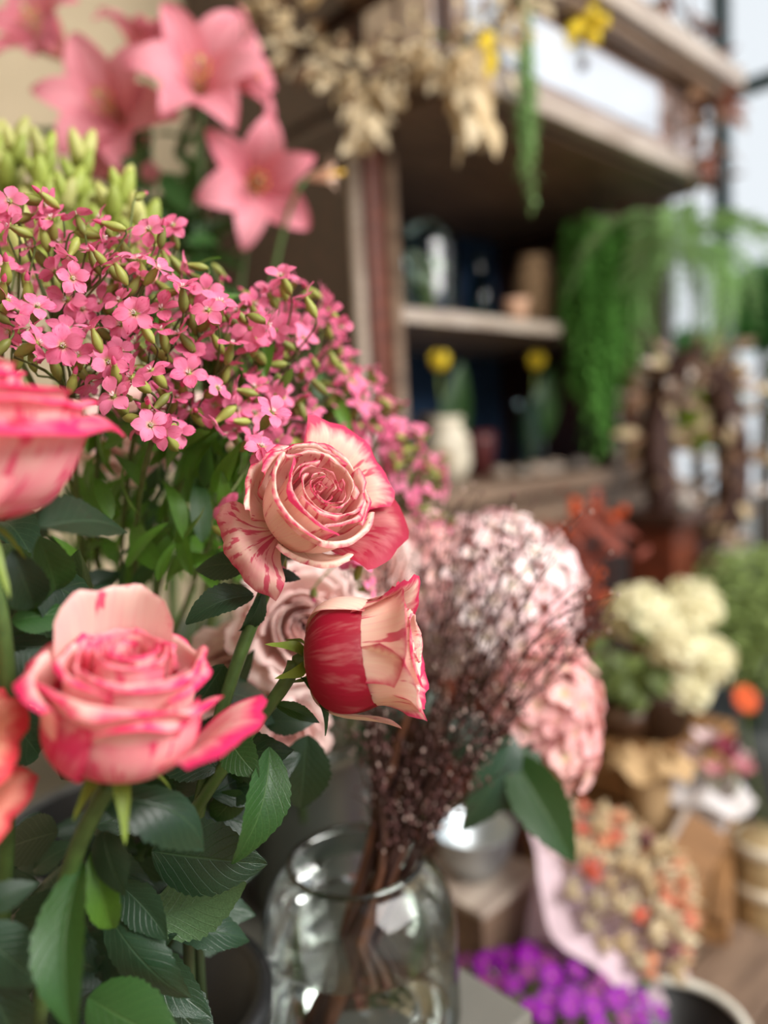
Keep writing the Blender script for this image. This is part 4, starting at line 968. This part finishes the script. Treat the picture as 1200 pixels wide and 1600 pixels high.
leafy('dried_garland', gp, 280, .085, .034, [m_straw, m_straw2, m_straw2, m_dbrown], 'beige dried garland draped across the upper left corner of the cabinet', 'garland', 6)
gp = [P(x, y, d) for x, y, d in ((575, 120, 1.40), (572, 160, 1.39), (570, 205, 1.38))]
leafy('dried_tassel', gp, 40, .03, .06, [m_straw2], 'pale dried grass tassel hanging from the left of the garland', 'dried grass', 7, .003, 1.5)
gp = [P(x, y, d) for x, y, d in ((725, 80, 1.33), (730, 130, 1.33), (738, 190, 1.33))]
leafy('dried_tassel', gp, 36, .03, .06, [m_straw2, m_straw], 'pale dried grass tassel hanging from the right of the garland', 'dried grass', 8, .003, 1.5)
gp = [P(x, y, d) for x, y, d in ((470, 45, 1.45), (430, 20, 1.46), (380, -10, 1.48))]
leafy('dried_garland', gp, 50, .05, .045, [m_straw, m_dbrown], 'short dried garland end behind the lilies at the top', 'garland', 9)
# yellow mimosa heads and a blue bauble on top
def mimosa(px, py, d, n, label, foot):
    r_ = random.Random(px); c = P(px, py, d); T = thing('yellow_flower_cluster', foot, label, 'flower')
    part('stem', B().add(*tube([(0, 0, 0), (c-foot)*.5, c-foot], .003, 6)).mesh('stem'), m_stem_lt, T)
    ms = [B().add(*blob(.016, .016, .015, 8, 6, .12, r_)).mesh('flower_head') for _ in range(3)]
    for m in ms: m.materials.append(m_yel)
    for k in range(n):
        part('flower_head', ms[k % 3], None, T, Matrix.Translation(c-foot+Vector((r_.gauss(0, .02), r_.gauss(0, .02), r_.gauss(0, .024)))))
mimosa(905, 30, 1.62, 22, 'yellow blossom cluster above the polished cabinet front', L(.42, -.1, Zt+.03)); mimosa(745, 75, 1.31, 5, 'small yellow blossoms tucked into the dried garland', gp[0]+Vector((.2, 0, 0)))
lthing('glass_bauble', L(.16, -.16, Zt+.03), [(.026*math.sin(k*PI/10), .026-.026*math.cos(k*PI/10)) for k in range(11)], plain('blue_glaze', (60, 90, 160), .2, 0, .6, 0, .1), 'small blue ball on the cabinet top behind the garland', 'ball')
gp = [L(.62+.05*k, -.15+.02*math.sin(k), Zt+.05+.02*math.cos(k*2)) for k in range(9)]
leafy('dried_branch', gp, 90, .10, .07, [m_dbrown, m_straw, plain('dried_mauve_leaf', (128, 92, 98), .8, .1)], 'brown and mauve dried branches lying on the cabinet top at the right', 'dried branch', 12)
gp = [P(x, y, d) for x, y, d in ((1040, -30, 1.95), (1085, 50, 1.98), (1110, 140, 2.0), (1118, 220, 2.0), (1122, 290, 2.0))]
leafy('dried_branch', gp, 70, .07, .07, [m_dbrown, plain('dried_rust_leaf', (120, 66, 50), .8, .1)], 'rust brown dried branch hanging down the right end of the cabinet', 'dried branch', 13)

# oval dried wreath at the window
wc = P(1086, 715, 2.0); pth = [wc+rgt*(.10*math.cos(a))+Vector((0, 0, .245*math.sin(a)))+fwd*.01*math.sin(3*a) for a in [k*2*PI/24 for k in range(25)]]
W_ = leafy('dried_wreath', pth, 298, .12, .055, [m_dbrown, m_dbrown, m_straw, plain('dried_taupe_leaf', (150, 124, 106), .8, .1), plain('dried_pale_pod', (200, 186, 176), .7, .1)], 'oval wreath of brown dried leaves hanging by the shop window', 'wreath', 15, .042, .2)
part('cord', B().add(*tube([Vector((-.10, 0, 0))+(wc-pth[0])+Vector((.1, 0, .245)), (wc-pth[0])+Vector((0, 0, 2.948-wc.z))], .002, 5)).mesh('cord'), m_dbrown, W_)

# ------------------------------------------------------------------ right hand side: plants, crates and pots on the floor
r = random.Random(44)
def floor_pt(v): return Vector((v.x, v.y, 0))
# orange lantern stems in a tall dark vase
ph = floor_pt(P(915, 900, 1.66))
lthing('floor_vase', ph, [(0, 0), (.07, 0), (.10, .3), (.07, .6), (.06, .66), (.07, .68), (.055, .66), (0, .6)], m_dpot, 'tall dark floor vase behind the pink hydrangea', 'vase')
LAN = B().add(*lathe([(.01, 0), (.5, .2), (.75, .7), (.55, 1.3), (.05, 1.9)], 10)).mesh('lantern'); LAN.materials.append(m_ora)
m_rust = plain('rust_leaf', (140, 70, 56), .7, .15)
LR = with_mat(LEAVES_L, m_rust)
for i, (x, y) in enumerate([(905, 790), (880, 850), (945, 800), (915, 900), (890, 960)]):
    d = 1.62+.02*i; c = P(x, y, d); ft = ph+Vector((.012*(i-2), 0, .61))
    T = thing('lantern_stem', ft, ['dried stem with orange seed lanterns, the tallest in the dark floor vase', 'orange lantern stem close behind the pale hydrangea', 'orange lantern stem leaning right in the dark floor vase', 'short orange lantern stem in the dark floor vase', 'lowest orange lantern stem beside the pale hydrangea'][i], 'dried stem', 'orange lantern stems')
    part('stem', B().add(*tube([q-ft for q in curve([ft, ft+Vector((0, 0, .1)), c-Vector((0, 0, .05)), c], 8)], .003, 5)).mesh('stem'), m_rust, T)
    for k in range(4):
        part('lantern', LAN, None, T, frame(c+Vector((r.uniform(-.04, .04), r.uniform(-.03, .03), r.uniform(-.05, .03))), (r.uniform(-.6, .6), r.uniform(-.6, .6), -1), 0, r.uniform(.014, .020)), True)
    for k in range(14):
        a = c+Vector((r.uniform(-.06, .06), r.uniform(-.04, .04), r.uniform(-.1, .06)))
        leaf_between(a, a+Vector((r.uniform(-1, 1), r.uniform(-1, 1), r.uniform(-1, .6)))*.06, (0, -1, .5), LR[k % 3], T, 'leaf', 1.6)
# brown wooden pedestal under the wreath
pd = floor_pt(P(1036, 880, 1.95))
T = thing('plant_stand', pd, 'dark reddish wooden pedestal under the dried wreath', 'stand')
part('shaft', bxm('shaft', -.06, .06, -.06, .06, .03, 1.0, .006), m_red, T, Matrix.Rotation(AX, 4, 'Z')); part('foot', bxm('foot', -.09, .09, -.09, .09, 0, .03, .004), m_dark, T, Matrix.Rotation(AX, 4, 'Z')); part('top', bxm('top', -.09, .09, -.09, .09, 1.0, 1.03, .004), m_dark, T, Matrix.Rotation(AX, 4, 'Z'))
# crates: slatted boxes, each slat a part
m_crate = wood('amber_crate_wood', (112, 78, 44), (172, 126, 80), .6, 5)
def crate(loc, w_, d_, h_, label, rot=AX, n=3):
    T = thing('wooden_crate', loc, label, 'crate', None, Matrix.Translation(loc) @ Matrix.Rotation(rot, 4, 'Z'))
    g = h_/n
    for k in range(n):
        z0, z1 = k*g+.006, (k+1)*g-.006
        for y0 in (-d_/2, d_/2-.012): part('slat', bxm('slat', -w_/2, w_/2, y0, y0+.012, z0, z1, .002), m_crate, T)
        for x0 in (-w_/2, w_/2-.012): part('slat', bxm('slat', x0, x0+.012, -d_/2+.013, d_/2-.013, z0, z1, .002), m_crate, T)
    for x0 in (-w_/2+.013, w_/2-.038):
        for y0 in (-d_/2+.013, d_/2-.038): part('corner_post', bxm('corner_post', x0, x0+.025, y0, y0+.025, 0, h_, .002), m_crate, T)
    k = 5
    for i in range(k): part('board', bxm('board', -w_/2+.002, w_/2-.002, -d_/2+.002+i*(d_-.004)/k, -d_/2+(i+1)*(d_-.004)/k-.004, h_+.001, h_+.012, .002), m_crate, T)
    return T
ck = floor_pt(P(985, 1200, 1.62))
crate(ck, .30, .34, .33, 'amber wooden crate on the floor under another crate, right of the pink hydrangea')
crate(ck+Vector((0, 0, .345)), .29, .32, .27, 'upper amber wooden crate carrying the cream flowers')
CT = .345+.27+.013
# cream flower pot on the crates
cp = Vector((ck.x, ck.y, CT)) + Vector((.035, -.06, 0))
lthing('flower_pot', cp, [(0, 0), (.055, 0), (.085, .09), (.09, .10), (.078, .10), (0, .08)], m_dpot, 'dark brown pot with cream flowers on the upper crate', 'pot')
m_crm = petal_mat('cream_floret', S((240, 236, 200)), S((236, 230, 196)), S((228, 216, 170)), S((200, 190, 140)), .3, relief=False)
FLC = [floret(k+30, m_crm) for k in range(5)]
ftc = cp+Vector((0, 0, .085))
for i, (x, y, d, R_) in enumerate([(1000, 958, 1.50, .058), (1078, 945, 1.52, .052), (1055, 1005, 1.47, .055), (1098, 1030, 1.50, .05), (1070, 1075, 1.49, .04)]):
    hydrangea((x, y), d, R_, (1, 1, .9), 55, ['cream flower head on the left of the potted bunch on the crate', 'topmost cream flower head of the potted bunch', 'middle cream flower head of the potted bunch', 'cream flower head on the right beside the green bush', 'lowest cream flower head over the pot rim'][i], FLC, 90+i, .018, ftc, 'cream flower heads on the crate', 'cream_hydrangea')
LV_OL = with_mat(LEAVES, leaf_mat('olive_leaf', (96, 112, 56), (130, 140, 86), .5, .2))
T = thing('foliage_bunch', ftc, 'olive green leaves under the cream flower heads on the left', 'foliage')
for k in range(26):
    a = P(r.uniform(945, 1040), r.uniform(990, 1080), r.uniform(1.44, 1.54)); q = r.uniform(0, 6)
    leaf_between(a, a+Vector((math.cos(q)*.06, -.01, math.sin(q)*.05)), (0, -1, .4), LV_OL[k % 6], T, 'leaf')
part('stem', B().add(*tube([(0, 0, 0), P(1000, 1040, 1.5)-ftc], .004, 6)).mesh('stem'), m_stem, T)
# green bush
gb = floor_pt(P(1175, 960, 1.95))
lthing('flower_pot', gb, [(0, 0), (.12, 0), (.16, .4), (.165, .5), (.15, .5), (0, .45)], plain('slate_pot', (58, 62, 60), .6), 'tall slate grey pot of the round green bush', 'pot')
T = thing('green_bush', gb+Vector((0, 0, .46)), 'round fine leaved light green bush at the right edge', 'bush')
m_bush = plain('bush_leaf', (156, 178, 104), .55, .25, .3, 0, .4, 30)
c = P(1178, 965, 1.95)-(gb+Vector((0, 0, .46)))
part('stem', B().add(*tube([(0, 0, 0), c*.6, c], .012, 7)).mesh('stem'), m_stem, T)
b = B()
for k in range(5200):
    n_ = Vector((r.gauss(0, 1), r.gauss(0, 1), r.gauss(0, 1))).normalized()*r.random()**.35; p = c+Vector((n_.x*.20, n_.y*.20, n_.z*.19))
    x = Vector((r.gauss(0, 1), r.gauss(0, 1), r.gauss(0, 1))).normalized(); y = x.orthogonal().normalized(); s = r.uniform(.008, .015)
    b.add([p-x*s, p+y*s*.5, p+x*s, p-y*s*.5], [(0, 1, 2, 3)])
part('foliage', b.mesh('foliage', False), m_bush, T, kind='stuff')
# little orange bloom, bouquet in white paper, kraft cones, plank, jar
def gerbera(p, z, sc, mat, foot, label, np_=16, cc=(90, 60, 30), name='daisy', group=None, cat='flower', stem=True):
    T = thing(name, foot, label, cat, group); M = frame(p, z, 0, sc)
    b = B()
    for k in range(np_):
        m = strip([(.25, .0, 0), (.8, .25, 0), (1.5, .25, 0), (2.1, .05, 0)], .30, .2, 3, 4, 0, .9)
        R_ = Matrix.Rotation(k*2*PI/np_, 4, 'Z'); b.add([v.co for v in m.vertices], [tuple(q.vertices) for q in m.polygons], None, R_)
    part('petals', b.mesh('petals'), mat, T, M, True)
    part('flower_centre', B().add(*blob(.45, .45, .25, 10, 6)).mesh('flower_centre'), plain('flower_centre', cc, .8), T, M, True)
    if stem: part('stem', B().add(*tube([q-foot for q in curve([foot, foot+Vector((0, 0, .04)), p-Vector(z)*.03, p], 6)], .0015, 5)).mesh('stem'), m_stem_lt, T)
    return T
FC = floor_pt(P(1062, 1380, 1.37)); crate(FC, .20, .17, .43, 'narrow wooden crate in front of the stack, under the paper cones', AX+.35)
bq = P(1108, 1222, 1.36)
m_paper = plain('white_wrap_paper', (226, 222, 222), .6, .3, .3, 0, .06, 20)
m_ppaper = plain('pink_white_wrap_paper', (232, 206, 216), .55, .3, .3, 0, .12, 25)
def cone_wrap(name, apex, rim_c, R_, mat, label, seed=1, ruffle=.12, cat='paper wrap', open_=.82):
    r_ = random.Random(seed); z = (rim_c-apex); H_ = z.length; M = frame(apex, z, r_.uniform(0, 6), 1)
    T = thing(name, apex, label, cat)
    def fn(u, v):
        a = u*PI*1.12; rr = (.012+R_*(v**open_))*(1+.05*u)
        rr += R_*ruffle*v**4*(math.sin(7*a)+.5*math.sin(12*a+1)); return Vector((rr*math.cos(a), rr*math.sin(a), H_*v*(1+.05*math.sin(5*a)*v)))
    v, f, uv = grid(fn, 60, 12)
    me = B().add(v, f, uv).mesh('sheet'); o = part('sheet', me, mat, T, M, True)
    def fn2(u, v):
        a = u*PI*1.12; rr = (.012+R_)*(1+.05*u)+R_*ruffle*(math.sin(7*a)+.5*math.sin(12*a+1)); q = v*.03
        return Vector(((rr+q)*math.cos(a), (rr+q)*math.sin(a), H_*(1+.05*math.sin(5*a))-q*.6))
    part('folded_edge', B().add(*grid(fn2, 60, 3)).mesh('folded_edge'), mat, T, M, True)
    return T
def blossoms(apex, rim_c, R_, n, mats, label, name, seed, size, group):
    r_ = random.Random(seed); z = (rim_c-apex).normalized(); M = frame(rim_c, z, 0, 1)
    for k in range(n):
        a = k*2.4; q = R_*math.sqrt((k+.5)/n)*.92; p = M @ Vector((q*math.cos(a), q*math.sin(a), r_.uniform(-.01, .035)+.05*(1-(q/R_)**2)))
        T = thing(name, p-z*.06, label, 'flower', group)
        zz = (z+(p-rim_c)*4+Vector((r_.uniform(-.3, .3), r_.uniform(-.3, .3), r_.uniform(-.1, .3)))).normalized(); m = mats[r_.randrange(len(mats))]
        for j in range(9):
            part('petal', strip([(.1, 0, 0), (.9, .3+.1*(j % 3), 0), (1.0, 1.0, 0), (1.2+.2*(j % 3), 1.3, 0)], .55, .4, 4, 5, 0, .9), m, T, frame(p, zz, j*2.4, size*(1-.04*j)), True)
        part('stem', B().add(*tube([Vector((0, 0, 0)), p-(p-z*.06)], .0015, 4)).mesh('stem'), m_stem_lt, T)
apx = Vector((bq.x-.02, bq.y+.0, .447))
cone_wrap('paper_wrap', apx, bq, .040, m_paper, 'white paper wrap of the small pink bouquet beside the crates', 3, .05)
blossoms(apx, bq+Vector((.012, 0, .012)), .052, 11, [plain('maroon_petal', (140, 50, 72), .6, .2), plain('soft_pink_petal', (226, 160, 170), .6, .25), plain('white_pink_petal', (236, 214, 216), .6, .25), plain('coral_petal', (214, 92, 64), .6, .25)], 'maroon, pink or white blossom in the small bouquet by the crates', 'bouquet_blossom', 4, .017, 'blossoms of the small bouquet')
for i, (x, y) in enumerate([(1005, 1225)]):
    kc = P(x+14, y+85, 1.36); kc.z = .447
    cone_wrap('kraft_cone', kc, P(x+12, y-45, 1.36), .03, plain('kraft_paper', (196, 164, 122), .8, .1, .2, 0, .1), ['beige kraft paper cone standing before the crates', 'beige kraft paper cone before the upper crate, upper of two'][i], 7+i, .04)
lthing('brown_bowl', Vector((ck.x, ck.y, CT))+a_dir*-.06-b_dir*.02, [(0, 0), (.035, 0), (.06, .03), (.072, .075), (.066, .07), (.05, .03), (0, .012)], wood('walnut', (64, 42, 28), (104, 74, 50)), 'dark brown wooden bowl on the crate left of the cream flower pot', 'bowl')
a, b_ = P(1000, 1497, 1.24), P(1112, 1292, 1.29)
T = thing('wooden_plank', a, 'amber wooden plank with a pale edge leaning against the crates', 'plank')
Mp = frame(a, b_-a, 0, 1, xhint=rgt); h = (b_-a).length
part('board', bxm('board', -.045, .03, -.012, .012, 0, h, .002), m_crate, T, Mp, True); part('pale_edge', bxm('pale_edge', -.056, -.0455, -.012, .012, 0, h, .001), m_pale, T, Mp, True)
jr = floor_pt(P(1196, 1400, 1.45))
T = thing('candle_jar', jr, 'beige ribbed jar with white bands at the right edge', 'jar')
z1 = P(1192, 1300, 1.45).z; z0 = .0
part('body', B().add(*lathe([(0, z0), (.05, z0)]+[(.055+.003*(k % 2), z0+(z1-z0)*(k+1)/14) for k in range(13)]+[(.045, z1), (0, z1)], 28)).mesh('body'), plain('beige_glaze', (168, 146, 108), .5), T)
for q in (.45, .8, .97): part('band', B().add(*lathe([(.056, z0+(z1-z0)*q-.012), (.0605, z0+(z1-z0)*q-.008), (.0605, z0+(z1-z0)*q+.008), (.056, z0+(z1-z0)*q+.012)], 28)).mesh('band'), m_cream, T)

gerbera(P(1165, 1092, 1.46), cdir(.2, .4, .9), .014, m_ora, jr+Vector((0, 0, z1+.001)), 'small bright orange bloom under the green bush', 18)
# ------------------------------------------------------------------ low bench behind the table with the pots
BZ = .40
T = thing('low_bench', None, 'low dark wooden bench behind the table, carrying the purple flowers', 'bench', None, TM)
for k in range(5): part('plank', bxm('plank', .10, .80, -.06+k*.122, -.06+k*.122+.116, BZ-.025, BZ, .003), m_ledge, T)
for x0 in (.13, .73):
    for y0 in (-.04, .48): part('leg', bxm('leg', x0, x0+.04, y0, y0+.04, 0, BZ-.026, .003), m_ledge, T)
# purple daisies in a pot
pc = P(848, 1562, .97); pp = Vector((pc.x, pc.y, BZ)); 
lthing('flower_pot', pp, [(0, 0), (.06, 0), (.08, .075), (.083, .085), (.075, .08), (0, .07)], m_black, 'black pot under the purple daisies', 'pot')
m_pur = plain('purple_petal', (156, 16, 176), .5, .3, .3, 0, .3); m_pur2 = plain('mauve_petal', (150, 56, 146), .5, .3, .3, 0, .3)
ft = pp+Vector((0, 0, .072))
DAI = None
for k in range(70):
    a = k*2.4; q = .125*math.sqrt((k+.5)/70); cx = Vector((math.cos(a)*q*1.15, math.sin(a)*q, 0)); p = pc+cx+Vector((0, 0, .045*(1-(q/.135)**2)+r.uniform(-.012, .012)-.02))
    zz = (Vector((cx.x*5, cx.y*5-.4, .8))).normalized()
    T = gerbera(p, zz, r.uniform(.0060, .0085), m_pur if r.random() < .75 else m_pur2, ft, 'purple daisy of the potted bunch behind the grey table corner', 12, (150, 110, 60), 'purple_daisy', 'purple daisies in the pot')
T = thing('pot_foliage', ft, 'green foliage between the purple daisies', 'foliage')
for k in range(60):
    a = r.uniform(0, 6.28); q = .13*math.sqrt(r.random()); p = pc+Vector((math.cos(a)*q*1.1, math.sin(a)*q, -.035-r.uniform(0, .03)))
    leaf_between(p, p+Vector((math.cos(a)*.04, math.sin(a)*.04, .02)), (0, -.5, 1), LL_BR[k % 3] if k % 3 else LL_MID[k % 3], T, 'leaf', 1.5)
part('stem', B().add(*tube([(0, 0, 0), pc-ft-Vector((0, 0, .04))], .004, 6)).mesh('stem'), m_stem, T)
# black bowl with a white rim
bb = P(1065, 1610, .97); bb = Vector((bb.x, bb.y, BZ)); hb = P(1065, 1600, .97).z-BZ
T = thing('black_bowl', bb, 'round black bowl with a white rim at the lower right', 'bowl')
part('body', B().add(*lathe([(0, .0), (.05, 0), (.075, .04), (.085, hb-.004), (.079, hb-.004), (.068, .04), (0, .012)], 40)).mesh('body'), m_black, T)
part('rim', B().add(*lathe([(.078+.006*math.cos(q*PI/4), hb+.006*math.sin(q*PI/4)) for q in range(9)], 40)).mesh('rim'), plain('off_white_enamel', (214, 212, 200), .4), T)
# dried bouquet in pink and white paper
ap = P(800, 1545, 1.22); ap.z = BZ+.012
rc = P(962, 1395, 1.12)
cone_wrap('paper_wrap', ap, rc, .105, m_ppaper, 'pink and white paper wrap around the dried bouquet behind the purple daisies', 11, .05)
zz = (rc-ap).normalized()
def tuft(p, z, sc, mat, label, group, n=26, seed=0):
    r_ = random.Random(seed); T = thing('dried_bloom', p-z*.05, label, 'dried flower', group); b = B()
    for k in range(n):
        a = r_.uniform(0, 6.28); e = Vector((math.cos(a)*r_.uniform(.2, 1), math.sin(a)*r_.uniform(.2, 1), r_.uniform(.6, 1.5)))
        b.add(*tube([(0, 0, 0), e*.55, e], [.05, .14, .03], 4))
    part('bristles', b.mesh('bristles'), mat, T, frame(p, z, 0, sc), True)
    part('stem', B().add(*tube([(0, 0, 0), z*.05], .002, 4)).mesh('stem'), m_straw, T)
mats = [(m_straw, 'straw coloured dried head in the paper wrapped bouquet'), (m_straw2, 'pale cream dried head in the paper wrapped bouquet'), (plain('coral_dried', (226, 122, 98), .7, .2), 'coral red dried head in the paper wrapped bouquet'),
        (plain('peach_dried', (224, 156, 120), .7, .2), 'peach dried head in the paper wrapped bouquet'), (plain('plum_dried', (146, 98, 102), .7, .2), 'plum coloured dried head in the paper wrapped bouquet')]
Mr = frame(rc, zz, 0, 1)
for k in range(90):
    a = k*2.4; q = .125*math.sqrt((k+.5)/90); p = Mr @ Vector((q*math.cos(a), q*math.sin(a), .02+.07*(1-(q/.12)**2)+r.uniform(-.015, .02)))
    i = r.choices(range(5), [7, 8, 2, 5, 2])[0]
    tuft(p-zz*.02, (zz+(p-rc)*3).normalized(), r.uniform(.015, .023), mats[i][0], mats[i][1], mats[i][1].split(' in ')[0]+'s', 22, k)
# metal bowl on a small box
mb = P(742, 1322, 1.16); mbz = mb.z-.04
T = thing('wooden_box', Vector((mb.x, mb.y, BZ)), 'plain beige brown box on the bench under the metal bowl', 'box', None, Matrix.Translation((mb.x, mb.y, BZ)) @ Matrix.Rotation(AX, 4, 'Z'))
hh = mbz-BZ
for s in (-1, 1):
    part('side', bxm('side', -.07, .07, s*.064-.006, s*.064+.006, 0, hh-.011, .001), m_ledge, T); part('side', bxm('side', s*.064-.006, s*.064+.006, -.057, .057, 0, hh-.011, .001), m_ledge, T)
part('lid', bxm('lid', -.075, .075, -.075, .075, hh-.01, hh-.001, .002), m_pale, T)
m_met = plain('brushed_metal', (186, 194, 198), .42, 0, .5, .9, .05)
lthing('metal_bowl', Vector((mb.x, mb.y, mbz)), [(0, 0), (.03, 0), (.052, .03), (.06, .07), (.062, .072), (.057, .068), (.048, .032), (0, .012)], m_met, 'shiny metal bowl behind the right shoulder of the glass vase', 'bowl')

# ------------------------------------------------------------------ outside the shop window
struct('ground', bxm('ground', -8, 14, -12, 14, -.25, -.2), plain('pavement', (150, 148, 142), .9, 0, .2, 0, .1, 3), KM)
m_tree = plain('street_tree_leaf', (86, 150, 70), .6, .35, .3, 0, .4, 4); m_trunk = plain('tree_bark', (90, 76, 62), .9)
for i, (x, y, d, R_) in enumerate([(1195, 480, 5.2, .3), (1085, 575, 7.5, .4), (1330, 640, 6.6, .8), (1090, 640, 4.4, .22)]):
    c = P(x, y, d); ft = Vector((c.x, c.y, -.2))
    T = thing('street_tree', ft, ['green tree outside the window at the right edge', 'green tree outside, seen through the hole of the wreath', 'broad tree outside beyond the right edge', 'small yellow green shrub outside, low in the hole of the wreath'][i], 'tree')
    part('trunk', B().add(*tube([(0, 0, 0), (c-ft)*.6, c-ft], [.07, .05, .03], 8)).mesh('trunk'), m_trunk, T)
    b = B()
    for k in range(1400):
        n_ = Vector((r.gauss(0, 1), r.gauss(0, 1), r.gauss(0, 1))).normalized()*r.random()**.4; p = c-ft+n_*R_
        x_ = Vector((r.gauss(0, 1), r.gauss(0, 1), r.gauss(0, 1))).normalized(); y_ = x_.orthogonal().normalized(); s = r.uniform(.04, .075)
        b.add([p-x_*s, p+y_*s*.5, p+x_*s, p-y_*s*.5], [(0, 1, 2, 3)])
    part('foliage', b.mesh('foliage', False), m_tree if i < 3 else plain('shrub_leaf', (190, 210, 60), .6, .35), T, kind='stuff')
